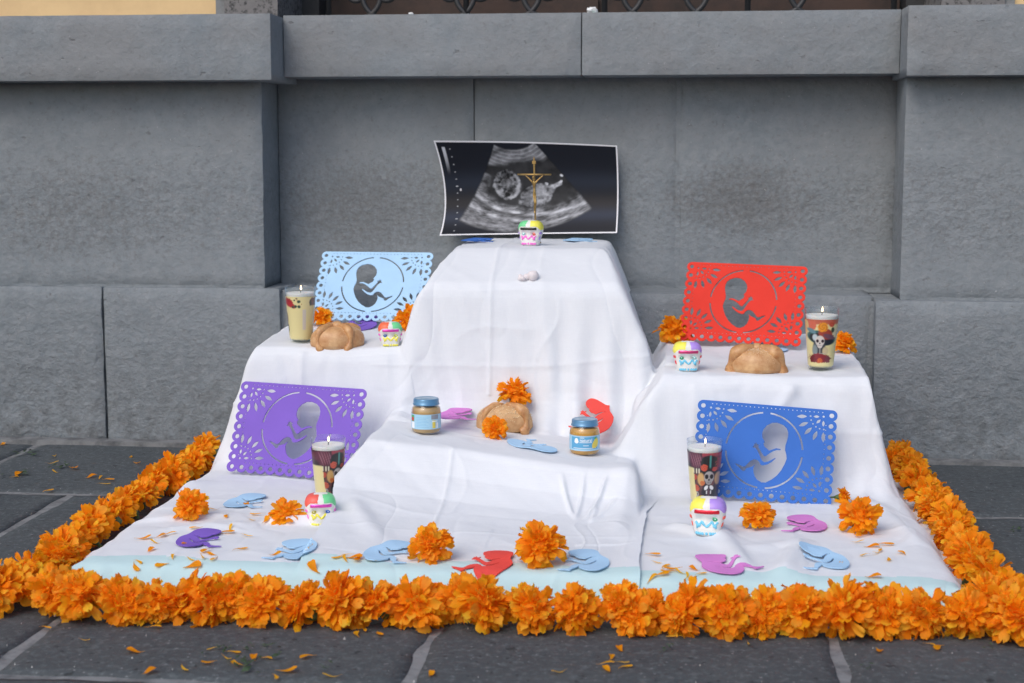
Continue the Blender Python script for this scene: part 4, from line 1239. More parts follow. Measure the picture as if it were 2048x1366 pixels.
def jar(foot, front, label, rot):
    p = on(*foot)
    root = empty('baby_food_jar', tuple(p + np.array([0, .016, .0005])))
    body = [(.0005, 0), (.021, 0), (.0255, .0018), (.0283, .0055), (.0289, .0100), (.0289, .0400), (.0286, .0460), (.0272, .0510), (.0250, .0545), (.0243, .0560), (.0243, .0630)]
    v, f = lathe(body, 48); obj('glass', v, f, M['glass'], root)
    cont = [(.0005, .0016), (.0209, .0012), (.0250, .0028), (.0277, .0062), (.0284, .0104), (.0284, .0400), (.0281, .0456), (.0268, .0502), (.0250, .0520), (.0005, .0524)]
    v, f = lathe(cont, 40); obj('puree', v, f, M['puree'] if front else M['puree_tan'], root)
    lid = [(.0255, .0558), (.0262, .0564), (.0262, .0580), (.0250, .0592), (.0250, .0650), (.0246, .0668), (.0238, .0678), (.0222, .0684), (.0205, .0678)]
    v, f = lathe(lid, 56); ridged = v.copy(); a = np.arctan2(v[:, 1], v[:, 0]); k = (v[:, 2] > .059) & (v[:, 2] < .066); ridged[k, :2] *= (1 + .006 * np.sin(a[k] * 28))[:, None]
    lo = obj('lid', ridged, f, M['lid'], root)
    v, f = lathe([(.0207, .0679), (.019, .0674), (.012, .0674), (.011, .0680), (.0004, .0681)], 40); obj('lid_top', v, [q[::-1] for q in f], M['lid_top'], lo)
    R0 = .0291
    v, f = cyl_patch(R0, -math.pi, math.pi, .0105, .0395, 64, 2); lab = obj('label', v, f, M['label'], root)
    if front:
        v, f = cyl_patch(R0 + .00012, -.98, .98, .0140, .0372, 30); obj('label_field', v, f, M['label_mid'], lab)
        c = circ(0, 0, 1, 18); baby = np.stack([-.56 + c[:, 0] * .14 * (1 + .25 * (c[:, 1] < 0)), .0298 + c[:, 1] * .0052], -1)
        v, f = cyl_poly(baby, R0 + .00025); obj('label_emblem', v, f, M['white'], lab)
        cyl_text('natural', .0088, .10, .0283, R0 + .00025, M['white'], lab, 'label_lettering')
        for a0, a1, z in ((-.32, -.02, .0352), (-.35, .50, .0262), (-.10, .28, .0203), (-.80, .80, .0152)):
            v, f = cyl_patch(R0 + .00025, a0, a1, z, z + .0010, 10); obj('label_line', v, f, M['white'], lab)
        c = circ(0, 0, 1, 24); fr = np.stack([.80 + (c[:, 0] * .25 + c[:, 1] * .10) * (1 - .25 * c[:, 1]), .0250 + c[:, 1] * .0098], -1)
        v, f = cyl_poly(fr * 1.0, R0 + .00030); obj('label_fruit', v, f, M['mango'], lab)
        lf = np.stack([.80 + c[:, 0] * .10 - .02, .0350 + c[:, 1] * .0022 + c[:, 0] * .001], -1); v, f = cyl_poly(lf, R0 + .00042); obj('label_leaf', v, f, M['green'], lab)
    else:
        v, f = cyl_patch(R0 + .00015, .34, .90, .0300, .0385, 14); obj('label_block', v, f, M['label_grey'], lab)
        v, f = cyl_patch(R0 + .00015, .42, .66, .0125, .0280, 8); obj('label_block', v, f, M['mango'], lab)
        v, f = cyl_patch(R0 + .00028, .40, .84, .0250, .0268, 8); obj('label_line', v, f, M['white'], lab)
        v, f = cyl_patch(R0 + .00015, .74, .90, .0125, .0230, 8); obj('label_block', v, f, M['white'], lab)
        v, f = cyl_patch(R0 + .00015, -1.30, -.93, .0250, .0372, 8); obj('label_block', v, f, M['green'], lab)
        v, f = cyl_patch(R0 + .00028, -1.25, -.98, .0262, .0330, 8); obj('label_block', v, f, M['redp'], lab)
        v, f = cyl_patch(R0 + .00015, -1.25, -.90, .0120, .0240, 8); obj('label_block', v, f, M['white'], lab)
        for k in range(7):
            v, f = cyl_patch(R0 + .00015, -.70, .16 - .08 * (k % 3), .0150 + k * .0030, .0154 + k * .0030, 8); obj('label_line', v, f, M['label_mid'], lab)
    root.rotation_euler = (0, 0, rot)
    tag(root, label, 'jar', 'baby food jars on the step')


jar((850, 868), False, 'baby food jar turned to its back label, on the left of the step', face(850) )
jar((1168, 911), True, 'baby food jar with fruit and lettering on its label, on the right of the step', face(1168))


# ------------------------------------------------------------------ sugar skulls
SK_Z = np.array([0, .0015, .006, .013, .020, .027, .033, .038, .044, .050, .0545, .0580, .0600, .0607])
SK_W = np.array([.0185, .0208, .0222, .0232, .0250, .0274, .0285, .0287, .0284, .0266, .0236, .0182, .0108, .0005])
SK_F = np.array([.0190, .0212, .0230, .0234, .0230, .0222, .0234, .0254, .0256, .0236, .0204, .0150, .0086, .0005])
SK_B = np.array([.0150, .0165, .0180, .0205, .0245, .0285, .0305, .0310, .0302, .0272, .0228, .0160, .0088, .0005])


def skull_pt(th, z, off=0.0):
    """th 0 = front (-y), positive to the right seen from the front"""
    w = np.interp(z, SK_Z, SK_W) + off; fr = np.interp(z, SK_Z, SK_F) + off; bk = np.interp(z, SK_Z, SK_B) + off
    s, c = np.sin(th), np.cos(th); n = 2.0 / 2.7
    x = w * np.sign(s) * np.abs(s) ** n
    y = np.where(c > 0, -fr * np.abs(c) ** n, bk * np.abs(c) ** n)
    # eye sockets and nose
    for ex in (-.0105, .0105):
        g = np.exp(-(((x - ex) / .0062) ** 2 + ((z - .0275) / .0062) ** 2)) * (c > 0)
        y = y + .0062 * g
    g = np.exp(-((x / .0032) ** 2 + ((z - .0195) / .0045) ** 2)) * (c > 0); y = y + .0022 * g
    zt = z + off * sstep(.046, .0605, z)
    return np.stack([x, y, zt * np.ones_like(x)], -1)


def skull_patch(t0, t1, z0, z1, off, n=20, m=10, dip=0.0):
    T, Z = np.meshgrid(np.linspace(t0, t1, n), np.linspace(0, 1, m), indexing='ij')
    tt = (T - t0) / (t1 - t0)
    edge = np.minimum(np.minimum(tt, 1 - tt) * 6, np.minimum(Z, 1 - Z) * 5); o = off * np.clip(edge, 0, 1) ** .5 - .0004 * (edge < .01)
    zl = z0 - dip * sstep(.55, 1.25, np.abs(T)); z = zl + (z1 - zl) * Z
    return skull_pt(T, z, o).reshape(-1, 3), grid_faces(n, m)


def skull(foot, label, left, right, band, zig, base, eyeL, eyeR, cheek, rot=0.0, scale=.95, sink=0.0):
    p = on(*foot)
    root = empty('sugar_skull', tuple(p + np.array([0, .02, .0005 - sink])))
    root.rotation_euler = (0, 0, rot); root.scale = (scale,) * 3
    nt, nz_ = 72, 56
    T, Z = np.meshgrid(np.linspace(-math.pi, math.pi, nt, endpoint=False), np.interp(np.linspace(0, 1, nz_), np.linspace(0, 1, 5), [0, .012, .028, .046, .0607]), indexing='ij')
    v = skull_pt(T, Z).reshape(-1, 3); f = grid_faces(nt, nz_, True)
    v = v + .0004 * np.stack([noise(v[:, 0] * 160, v[:, 1] * 160, v[:, 2] * 160, k) for k in range(3)], -1)
    obj('skull_body', v, f, M['sugar_body'], root)
    v, f = skull_patch(-2.7, -.07, .0452, .0602, .0009, 30, 16, .0085); obj('icing_cap', v, f, M['ice_' + left], root)
    v, f = skull_patch(.07, 2.7, .0452, .0602, .0009, 30, 16, .0085); obj('icing_cap', v, f, M['ice_' + right], root)
    v, f = skull_patch(-.70, .70, .0372, .0440, .0016, 24, 6); obj('forehead_band', v, f, M[band], root)
    # zigzag under the eyes
    t = np.linspace(-.95, .95, 41); zz = .0200 + .0042 * (2 * np.abs(((t * 1.55 + .5) % 1) - .5) * 2 - 1)
    th = np.arcsin(np.clip(t, -1, 1) * .62); P = skull_pt(th, zz, .0003)
    b = MB(); b.tube(P, .0019 + .0004 * np.sin(t * 21), 8); b.build('zigzag_icing', M['ice_' + zig], root)
    for s in (-1, 1):
        tt = np.linspace(0, 1, 5); P = skull_pt(s * (.42 + .16 * tt), .0205 - .007 * tt, .0006); b = MB(); b.tube(P, .0028 * (1 - .5 * tt), 8); b.build('cheek_icing', M['ice_' + zig], root)
    b = MB()
    for k, a in enumerate(np.linspace(-.72, .72, 9)): b.ball(skull_pt(np.array(a), np.array(.0048), .0002), (.0024, .0017, .0028), 8, 6)
    b.build('tooth_icing', M['ice_' + base], root)
    for s, e in ((-1, eyeL), (1, eyeR)):
        if e is None: continue
        c = skull_pt(np.array(s * .36), np.array(.0285), .0012)
        v, f = lathe([(.0001, .0012), (.0016, .0010), (.0030, .0004), (.0044, 0), (.0046, -.0006)], 14)
        v = v[:, [0, 2, 1]] * np.array([1, -1, 1]); obj('eye_sequin', v + c, f, M['seq_' + e], root)
        bb = MB(); bb.ball(c + np.array([0, -.0014, 0]), .0010, 8, 5); bb.build('eye_bead', M['white'], root)
    for s in (-1, 1):
        v, f = skull_patch(min(s * 1.0, s * 1.5), max(s * 1.0, s * 1.5), .0265, .0325, .0016, 8, 6); obj('side_strip', v, f, M['ice_' + cheek], root)
        v, f = skull_patch(min(s * 1.15, s * 1.45), max(s * 1.15, s * 1.45), .013, .022, .0014, 8, 6); obj('side_strip', v, f, M['ice_' + cheek], root)
    tag(root, label, 'sugar skull', 'sugar skulls on the altar')


skull((1060, 492), 'sugar skull with pink zigzag and dark forehead foil on the tower top', 'green', 'yellow', 'foil_dark', 'pink', 'pink', 'teal', 'redorange', 'purple', face(1068) - .28, .92)
skull((777, 695), 'sugar skull with yellow zigzag and magenta forehead foil, on the left wing', 'orange', 'green', 'foil_magenta', 'yellow', 'yellow', 'blue', 'yellowgreen', 'pink', face(780) + .05, .86)
skull((1374, 744), 'sugar skull with pale blue zigzag and red strips, on the right wing', 'yellow', 'purple', 'foil_pinkred', 'aqua', 'aqua', 'green', 'teal', 'red', face(1376) + .12, .96)
skull((636, 1050), 'sugar skull with yellow zigzag half hidden by a cloth fold, on the left floor', 'coral', 'green', 'foil_magenta', 'yellow', 'yellow', 'gold', 'blue', 'pink', face(636) + .05, .93, .004)
skull((1416, 1073), 'sugar skull with pale blue zigzag below the dark candle, on the right floor', 'yellow', 'purple', 'foil_red', 'aqua', 'aqua', None, 'green', 'coral', face(1416) - .1, 1.05)


# ------------------------------------------------------------------ breads
def bread(foot, rx, ry, h, strips, label, top, rot, m='bread', knob=True, seed=0, tilt=0.0):
    p = on(*foot)
    root = empty('bread', tuple(p + np.array([0, ry * .92, -.0008 if 'sesame' not in label else -.002]))); root.rotation_euler = (tilt, 0, rot)
    n, k = 56, 26
    th = np.linspace(0, 2 * math.pi, n, endpoint=False); t = np.linspace(0, 1, k)
    prof_r = np.interp(t, [0, .06, .2, .35, .5, .65, .8, .92, 1], [.80, .92, 1.0, 1.0, .95, .82, .58, .30, .002]); prof_z = np.interp(t, [0, .06, .2, .35, .5, .65, .8, .92, 1], [0, .02, .16, .36, .58, .77, .91, .98, 1.0])
    def surf(a, q, off=0.0):
        r = np.interp(q, t, prof_r); z = np.interp(q, t, prof_z)
        lump = 1 + .045 * fbm(np.cos(a) * 1.6 + seed, np.sin(a) * 1.6, q * 2, seed=seed, oct=3)
        return np.stack([np.cos(a) * (rx * r * lump + off), np.sin(a) * (ry * r * lump + off), h * z * lump + off * .8], -1)
    A, Q = np.meshgrid(th, t, indexing='ij')
    obj('loaf', surf(A, Q).reshape(-1, 3), grid_faces(n, k, True), M[m], root)
    for a0, bend, wid in strips:
        q = np.linspace(.04, .97, 26); a = R(a0) + bend * (1 - q)
        P = surf(a, q, -.001 * np.ones_like(q))
        kn = .0060 * wid * (1 + .38 * np.cos((q - .05) * 2 * math.pi * 1.55)); kn[0] *= .7
        b = MB(); b.tube(P, kn, 12); v = np.concatenate(b.v); v = v + .0006 * np.stack([noise(v[:, 0] * 90, v[:, 1] * 90, v[:, 2] * 90, seed + j) for j in range(3)], -1)
        obj('dough_strip', v, b.f, M['bread_strip'], root)
    if knob:
        b = MB(); b.ball((0, 0, h * .98), (.013, .013, .0095), 18, 10); b.build('dough_knob', M[m], root)
    # seeds or sugar on top
    mb_ = MB(); r_ = np.random.default_rng(seed + 5)
    for _ in range(top[1]):
        a = r_.uniform(0, 2 * math.pi); q = np.clip(r_.normal(top[2], .16), .3, .98)
        c = surf(np.array(a), np.array(q), .0009)
        e = r_.uniform(-1, 1, 3); e /= np.linalg.norm(e); e[2] *= .3
        s = .0019 if top[0] == 'seed' else .0011
        mb_.add([c + e * s, c + np.array([-e[1], e[0], 0]) * s * .5, c - e * s, c + np.array([e[1], -e[0], 0]) * s * .5, c + np.array([0, 0, s * .6])], [(0, 1, 4), (1, 2, 4), (2, 3, 4), (3, 0, 4)])
    o = mb_.build('topping_' + ('seeds' if top[0] == 'seed' else 'sugar'), M[top[0]], root, smooth=False)
    o['kind'] = 'stuff'
    tag(root, label, 'bread', 'breads of the dead on the altar')


bread((666, 700), .057, .046, .049, [(208, .3, 1.2), (305, -.3, 1.35), (20, .2, 1.2), (115, 0, 1.2)], 'brown round bread with dough strips beside the cream candle', ('sugar', 60, .6), face(667) + .1, 'bread', True, 1)
bread((1515, 748), .053, .044, .048, [(214, -.42, 1.9), (328, .42, 1.9), (60, .2, 1.1), (120, 0, 1.1)], 'golden round bread with sugared top in front of the red cutout sheet', ('sugar', 900, .86), face(1515), 'bread', True, 4)
bread((1006, 864), .057, .029, .054, [(338, -.35, 1.5), (40, 0, 1.1), (130, 0, 1.1), (215, .3, 1.0)], 'pale sesame bread in the middle of the step between the jars', ('seed', 480, .66), face(1006) - .1, 'bread_pale', False, 9)


# ------------------------------------------------------------------ crucifix and clay figure
def crucifix():
    Y = 3.40
    foot = gy(1071.5, 492, Y); foot[2] = float(top_z(foot[0], foot[1])); topp = gy(1068, 313, Y); bar = gy(1069, 349, Y)
    root = empty('crucifix', tuple(foot)); o0 = foot
    Hh = topp[2] - foot[2]; dx = topp[0] - foot[0]
    at = lambda s, x=0, y=0: (dx * s + x, y, Hh * s)
    b = MB(); b.tube([at(0), at(.5), at(.93), at(.97), at(1.0)], [.0021, .0021, .0020, .0017, .0006], 8); b.build('upright', M['gold'], root)
    b = MB(); b.tube([at(0), at(.015), at(.03)], [.013, .012, .003], 16); b.build('foot_plate', M['gold'], root)
    sb = (bar[2] - foot[2]) / Hh
    b = MB(); b.tube([at(sb, -.0385, .0), at(sb, 0), at(sb, .0385)], .0019, 8); b.build('crossbar', M['gold'], root)
    b = MB(); b.box(-.004 + dx * .93, .004 + dx * .93, -.0035, -.0015, Hh * .915, Hh * .95); b.build('title_plate', M['gold'], root, smooth=False)
    # hanging figure: one continuous skinned body
    me = bpy.data.meshes.new('figure'); bm = bmesh.new()
    z = lambda s: Hh * s; yb = -.0045; X0 = dx * sb
    V = {}
    def add(k, x, s, y, r): V[k] = (bm.verts.new((X0 + x, y, z(s))), r)
    add('pel', .0008, sb - .205, yb - .0010, .0030); add('waist', .0002, sb - .155, yb, .0026); add('chest', -.0004, sb - .105, yb - .0008, .0036); add('neck', -.0008, sb - .070, yb - .001, .0018)
    add('head', -.0018, sb - .035, yb - .0030, .0031); add('headt', -.0022, sb - .014, yb - .0030, .0021)
    for s in (-1, 1):
        add('sh%d' % s, s * .0050, sb - .082, yb, .0021); add('el%d' % s, s * .0120, sb - .045, yb + .001, .0015); add('ha%d' % s, s * .0200, sb - .010, yb + .0016, .0012)
        add('hip%d' % s, s * .0018 + .0008, sb - .235, yb - .0006, .0024); add('kn%d' % s, s * .0014 + .0030, sb - .325, yb - .0035, .0020); add('ft%d' % s, s * .0006 + .0012, sb - .425, yb + .0005, .0013); add('toe%d' % s, s * .0006 + .0014, sb - .445, yb - .0025, .0010)
    E = [('pel', 'waist'), ('waist', 'chest'), ('chest', 'neck'), ('neck', 'head'), ('head', 'headt')]
    for s in (-1, 1): E += [('chest', 'sh%d' % s), ('sh%d' % s, 'el%d' % s), ('el%d' % s, 'ha%d' % s), ('pel', 'hip%d' % s), ('hip%d' % s, 'kn%d' % s), ('kn%d' % s, 'ft%d' % s), ('ft%d' % s, 'toe%d' % s)]
    for a, c in E: bm.edges.new((V[a][0], V[c][0]))
    bm.verts.index_update(); rad = {v.index: r for v, r in V.values()}; bm.to_mesh(me); bm.free()
    o = link('figure', me, root); me.materials.append(M['gold'])
    o.modifiers.new('skin', 'SKIN'); sub = o.modifiers.new('sub', 'SUBSURF'); sub.levels = sub.render_levels = 2
    for i, dv in enumerate(me.skin_vertices[0].data): dv.radius = (rad[i], rad[i]); dv.use_root = (i == 0)
    tag(root, 'thin golden crucifix standing behind the skull before the ultrasound photograph', 'crucifix')


crucifix()
p = on(1056, 563); cl = empty('clay_figure', tuple(p + np.array([0, .006, 0])))
b = MB(); b.ball((.010, 0, .0115), (.0120, .011, .0115), 20, 12); v = np.concatenate(b.v); v += .0012 * np.stack([noise(v[:, 0] * 120, v[:, 1] * 120, v[:, 2] * 120, k) for k in range(3)], -1); obj('clay_head', v, b.f, M['clay'], cl)
b = MB(); b.ball((-.013, -.002, .0062), (.0085, .008, .0065), 16, 9); b.ball((-.004, .002, .008), (.007, .008, .008), 14, 8); b.tube([(-.006, -.006, .004), (-.010, -.009, .006), (-.016, -.008, .010)], [.003, .0028, .002], 8); b.ball((-.017, .0, .011), (.004, .004, .004), 10, 6)
b.build('clay_body', M['clay'], cl)
tag(cl, 'small pinkish clay baby figure lying on the narrow upper ledge of the tower', 'figurine')


# ------------------------------------------------------------------ marigolds
ORANGES = [srgb(255, 184, 34), srgb(255, 170, 24), srgb(255, 198, 54), srgb(255, 158, 18)]


def petal_grid(L, W, curl, ruff, r_, cup=.25):
    """spoon-shaped petal along +x, normal +z"""
    nu, nv = 7, 5
    u = np.array([0, .22, .45, .66, .84, .95, 1.0])[:, None]; v = np.linspace(-1, 1, nv)[None]
    w = W * np.interp(u, [0, .22, .45, .66, .84, .95, 1], [.16, .36, .70, .96, 1.0, .84, .52])
    x = L * (u + 0 * v) - L * .05 * (v ** 2) * (u > .7)
    ph = r_.uniform(0, 6.28, 3)
    tip = 1 + .075 * np.sin(v * 4.5 + ph[0])
    x = x * (1 + (tip - 1) * u ** 3)
    y = w * v * .5
    z = L * (curl * u ** 2) + cup * np.abs(y) * u - .0 + ruff * L * u ** 1.5 * (np.sin(v * 3.6 + ph[1]) * .6 + np.sin(v * 6.1 + ph[2]) * .4)
    return np.stack(np.broadcast_arrays(x, y, z), -1).reshape(-1, 3), grid_faces(nu, nv)


def orient(v, d, n_hint, roll):
    d = d / np.linalg.norm(d); n = n_hint - d * (n_hint @ d)
    if np.linalg.norm(n) < 1e-3: n = np.array([1, 0, 0]) - d * d[0]
    n /= np.linalg.norm(n); s = np.cross(n, d)
    c, q = math.cos(roll), math.sin(roll); s2 = c * s + q * n; n2 = -q * s + c * n
    return v[:, :1] * d + v[:, 1:2] * s2 + v[:, 2:3] * n2


def petal_color(r_, k, base=None):
    c = np.array(ORANGES[r_.integers(4)]) * r_.uniform(.86, 1.08)
    c[1] *= r_.uniform(.78, 1.12)
    t = np.repeat(np.array([0, .22, .45, .66, .84, .95, 1.0]), 5)
    deep = np.array(srgb(255, 152, 12))
    return np.clip(deep * (1 - t[:, None] ** .7) + c * t[:, None] ** .7, 0, .97)


def bloom_mesh(seed, n=118, spread=108, ragged=.14):
    r_ = np.random.default_rng(seed); mb_ = MB()
    for i in range(n):
        t = (i + .5) / n
        pol = R(spread) * t ** .62 + r_.normal(0, .07); az = i * 2.39996 + r_.normal(0, .22)
        d = np.array([math.sin(pol) * math.cos(az), math.sin(pol) * math.sin(az), math.cos(pol)])
        L = (.70 + .30 * t) * r_.normal(1, ragged); W = r_.uniform(.26, .47) * (.75 + .4 * t)
        v, f = petal_grid(L * .62, W, r_.uniform(-.62, -.05) * (.35 + .65 * t), r_.uniform(.05, .13), r_)
        v[:, 0] += L * .42
        hint = np.array([0, 0, 1.0]) + r_.normal(0, .35, 3)
        v = orient(v, d, hint, r_.normal(0, .45))
        mb_.add(v, f, petal_color(r_, t))
    mb_.ball((0, 0, 0), .5, 14, 9, np.array(srgb(255, 160, 12)))
    v = np.concatenate(mb_.v); c = np.concatenate(mb_.c)
    return make_mesh('bloom', v, mb_.f, M['petal'], True, c)


BLOOMS = [bloom_mesh(100 + k, 92 + 8 * (k % 4), 100 + 6 * (k % 3), .12 + .03 * (k % 3)) for k in range(10)]
PETALS = []
for k in range(6):
    r_ = np.random.default_rng(300 + k); v, f = petal_grid(.62, r_.uniform(.36, .50), r_.uniform(-.5, .05), r_.uniform(.07, .14), r_)
    v[:, 0] += .50
    PETALS.append(make_mesh('petal', v, f, M['petal'], True, petal_color(r_, 1)))
b = MB(); b.tube([(0, 0, -.30), (0, 0, -.62), (.02, 0, -.95)], [.30, .26, .12], 12); CALYX = make_mesh('calyx', np.concatenate(b.v), b.f, M['stem'])
b = MB(); b.tube([(.02, 0, -.9), (.05, .02, -1.15), (.03, .05, -1.55)], [.105, .10, .11], 10); STEM = make_mesh('stem', np.concatenate(b.v), b.f, M['stem'])


def marigold(loc, r, axis, seed, label, group, squash=1.0, stem=False, npet=14):
    r_ = np.random.default_rng(seed)
    root = empty('marigold', tuple(loc))
    q = Vector(axis).to_track_quat('Z', 'Y') @ Quaternion((0, 0, 1), r_.uniform(0, 6.28))
    root.rotation_euler = q.to_euler(); root.scale = (r, r, r * squash)
    bo = link('bloom', BLOOMS[seed % len(BLOOMS)], root); bo['kind'] = 'stuff'
    link('calyx', CALYX, root)
    if stem: link('stem', STEM, root)
    for k in range(npet):
        pol = R(r_.uniform(28, 112)); az = k * 2.39996 + r_.uniform(0, .8)
        d = Vector((math.sin(pol) * math.cos(az), math.sin(pol) * math.sin(az), math.cos(pol)))
        n = Vector((0, 0, 1)) + Vector(r_.normal(0, .3, 3)); n = (n - d * n.dot(d)).normalized(); s = n.cross(d)
        m3 = Matrix((d, s, n)).transposed()
        o = link('petal', PETALS[(seed + k) % 6], root); o.rotation_euler = (m3 @ Matrix.Rotation(r_.normal(0, .5), 3, 'X')).to_euler()
        o.scale = (r_.uniform(.90, 1.06),) * 3
    tag(root, label, 'marigold', group)
    return root


ONES = ['first', 'second', 'third', 'fourth', 'fifth', 'sixth', 'seventh', 'eighth', 'ninth', 'tenth', 'eleventh', 'twelfth', 'thirteenth', 'fourteenth', 'fifteenth', 'sixteenth', 'seventeenth', 'eighteenth', 'nineteenth', 'twentieth']
def ordinal(n): return ONES[n - 1] if n <= 20 else ('twenty-' + ONES[n - 21] if n < 30 else ('thirtieth' if n == 30 else 'thirty-' + ONES[n - 31]))


def along(poly, z, step, jit, seed):
    P = np.array([gz(px, py, z) for px, py in poly]); seg = np.linalg.norm(np.diff(P, axis=0), axis=1); c = np.concatenate([[0], np.cumsum(seg)])
    n = max(2, int(round(c[-1] / step))); t = np.linspace(0, c[-1], n)
    r_ = np.random.default_rng(seed)
    out = np.stack([np.interp(t, c, P[:, k]) for k in range(3)], -1)
    out[:, :2] += r_.normal(0, jit, (n, 2)); return out


sdm = 0
G_F = [(105, 1184), (250, 1200), (440, 1196), (650, 1207), (880, 1207), (1000, 1208), (1120, 1214), (1400, 1219), (1560, 1224), (1740, 1222), (1900, 1226), (2010, 1230)]
for i, pnt in enumerate(along(G_F, .034, .0550, .006, 1)):
    sdm += 1; r_ = np.random.default_rng(sdm)
    ax = Vector((r_.normal(0, .55), -abs(r_.normal(.55, .35)), r_.uniform(.35, 1.0)))
    marigold(pnt + np.array([0, r_.normal(0, .004), r_.normal(0, .004)]), r_.uniform(.032, .043), ax, sdm, ordinal(i + 1) + ' large orange marigold from the left in the front row of the garland', 'marigold garland, front row', r_.uniform(.82, 1.0))
for i, pnt in enumerate(along(G_F, .026, .066, .009, 9)[1:-1]):
    sdm += 1; r_ = np.random.default_rng(sdm + 400)
    ax = Vector((r_.normal(0, .6), -1.0, r_.uniform(-.2, .5)))
    marigold(pnt + np.array([0, -.030, 0]), r_.uniform(.030, .036), ax, sdm, ordinal(i + 1) + ' small orange marigold from the left along the paving edge of the front garland', 'marigold garland, front row', .85, npet=9)
G_L = [(50, 1160), (108, 1112), (167, 1064), (222, 1024), (272, 992), (326, 959), (380, 926), (412, 896)]
for i, pnt in enumerate(along(G_L, .033, .056, .007, 2)):
    sdm += 1; r_ = np.random.default_rng(sdm)
    ax = Vector((r_.normal(-.2, .5), r_.normal(-.4, .4), r_.uniform(.4, 1.0)))
    marigold(pnt, r_.uniform(.032, .040), ax, sdm, ordinal(i + 1) + ' orange marigold from the front in the left row of the garland', 'marigold garland, left row', r_.uniform(.85, 1.0), stem=(i % 4 == 1))
G_R = [(2020, 1200), (1970, 1140), (1925, 1080), (1882, 1025), (1844, 975), (1822, 940), (1804, 912)]
for i, pnt in enumerate(along(G_R, .033, .055, .007, 3)):
    sdm += 1; r_ = np.random.default_rng(sdm)
    ax = Vector((r_.normal(.1, .5), r_.normal(-.4, .4), r_.uniform(.4, 1.0)))
    marigold(pnt, r_.uniform(.033, .041), ax, sdm, ordinal(i + 1) + ' orange marigold from the front in the right row of the garland', 'marigold garland, right row', r_.uniform(.85, 1.0))
for (px, py, rad_, lab) in ((20, 1172, .040, 'orange marigold at the outer left corner of the garland'), (-10, 1180, .042, 'orange marigold cut by the left picture edge at the garland corner'), (150, 1185, .036, 'orange marigold filling the inner left corner of the garland'), (2035, 1236, .042, 'orange marigold at the outer right corner of the garland'), (1975, 1200, .040, 'orange marigold filling the inner right corner of the garland')):
    sdm += 1; pnt = gz(px, py, .036)
    marigold(pnt, rad_, Vector((random.uniform(-.4, .4), -.6, .8)), sdm, lab, 'marigold garland, front row')

LOOSE = [((372, 1044), .031, (-.2, -.8, .5), 'lone orange marigold on the left cloth below the purple cutout sheet', .95, False),
         ((568, 1048), .030, (.2, -.5, .8), 'flattened orange marigold fallen apart beside the half hidden skull', .55, False),
         ((857, 1130), .033, (-.1, -.7, .7), 'round orange marigold below the left part of the step', 1.0, True),
         ((1079, 1140), .0385, (.05, -.55, .75), 'largest loose orange marigold, below the step with green stalk down', 1.0, True),
         ((1022, 826), .034, (.1, -.15, 1.0), 'orange marigold standing behind the sesame bread', .9, False),
         ((988, 880), .0245, (-.1, -.75, .6), 'small orange marigold leaning on the front of the sesame bread', 1.0, False),
         ((640, 654), .026, (.1, -.5, .8), 'orange marigold between the cream candle and the light blue sheet', .9, False),
         ((812, 664), .031, (.1, -.6, .8), 'orange marigold behind the left wing skull', 1.0, False),
         ((1350, 690), .037, (.2, -.4, .85), 'orange marigold at the foot of the tower on the right wing', .85, True),
         ((1690, 708), .0245, (.2, -.6, .8), 'orange marigold behind the skeleton lady candle', 1.0, False),
         ((1515, 1062), .030, (.1, -.4, .9), 'orange marigold in front of the royal blue cutout sheet', .8, False),
         ((1722, 1072), .035, (.2, -.7, .7), 'orange marigold at the right of the floor cloth above scattered petals', 1.0, False),
         ((1686, 1010), .0165, (.95, -.1, .15), 'tiny orange marigold bud with green stalk at the blue sheet corner', 1.0, True)]
for i, (px, r, ax, lb, sq, st) in enumerate(LOOSE):
    p = on(*px) if 'behind the sesame' not in lb else np.array([-.320, 2.990, .180]); sdm += 1
    marigold(p + np.array([0, r * .75, r * (.80 if sq > .7 else .45)]), r, Vector(ax), sdm + 3, lb, 'loose marigolds placed on the altar', sq, st, 12)

# ------------------------------------------------------------------ loose petals and leaf scraps
PV = []
for k in range(7):
    r_ = np.random.default_rng(900 + k); nu, nv = 8, 4
    u = np.linspace(0, 1, nu)[:, None]; v = np.linspace(-1, 1, nv)[None]
    L = .026; W = [.006, .009, .004, .011, .005, .008, .0035][k]
    w = W * np.interp(u, [0, .25, .6, .85, 1], [.10, .22, .8, 1.0, .5]); bend = r_.uniform(-.5, .5)
    x = L * u + 0 * v; y = w * v * .6 + L * bend * (u - .5) ** 2; z = .0012 + L * (.16 * (u - .4) ** 2 * r_.uniform(.4, 1.6)) + .25 * np.abs(w * v) + .0010 * np.sin(u * 6 + k)
    Pv = np.stack(np.broadcast_arrays(x - L * .5, y, z), -1).reshape(-1, 3)
    t = np.repeat(np.linspace(0, 1, nu), nv)[:, None]; c0 = np.array(ORANGES[k % 4]); ccol = np.where(t < .22, np.array(srgb(206, 150, 60)), c0 * (.85 + .15 * t))
    PV.append(make_mesh('loose_petal', Pv, grid_faces(nu, nv), M['petal'], True, ccol))


def petal_at(p, label, group, i, sc=1.0):
    r_ = np.random.default_rng(5000 + i)
    n = normal_at(p[0], p[1]); q = n.to_track_quat('Z', 'Y') @ Quaternion((0, 0, 1), r_.uniform(0, 6.28))
    o = link('loose_petal', PV[i % 7], None, tuple(p + np.array([0, 0, .0012])), q.to_euler())
    o.scale = (sc * r_.uniform(.8, 1.2),) * 3
    tag(o, label, 'petal', group)


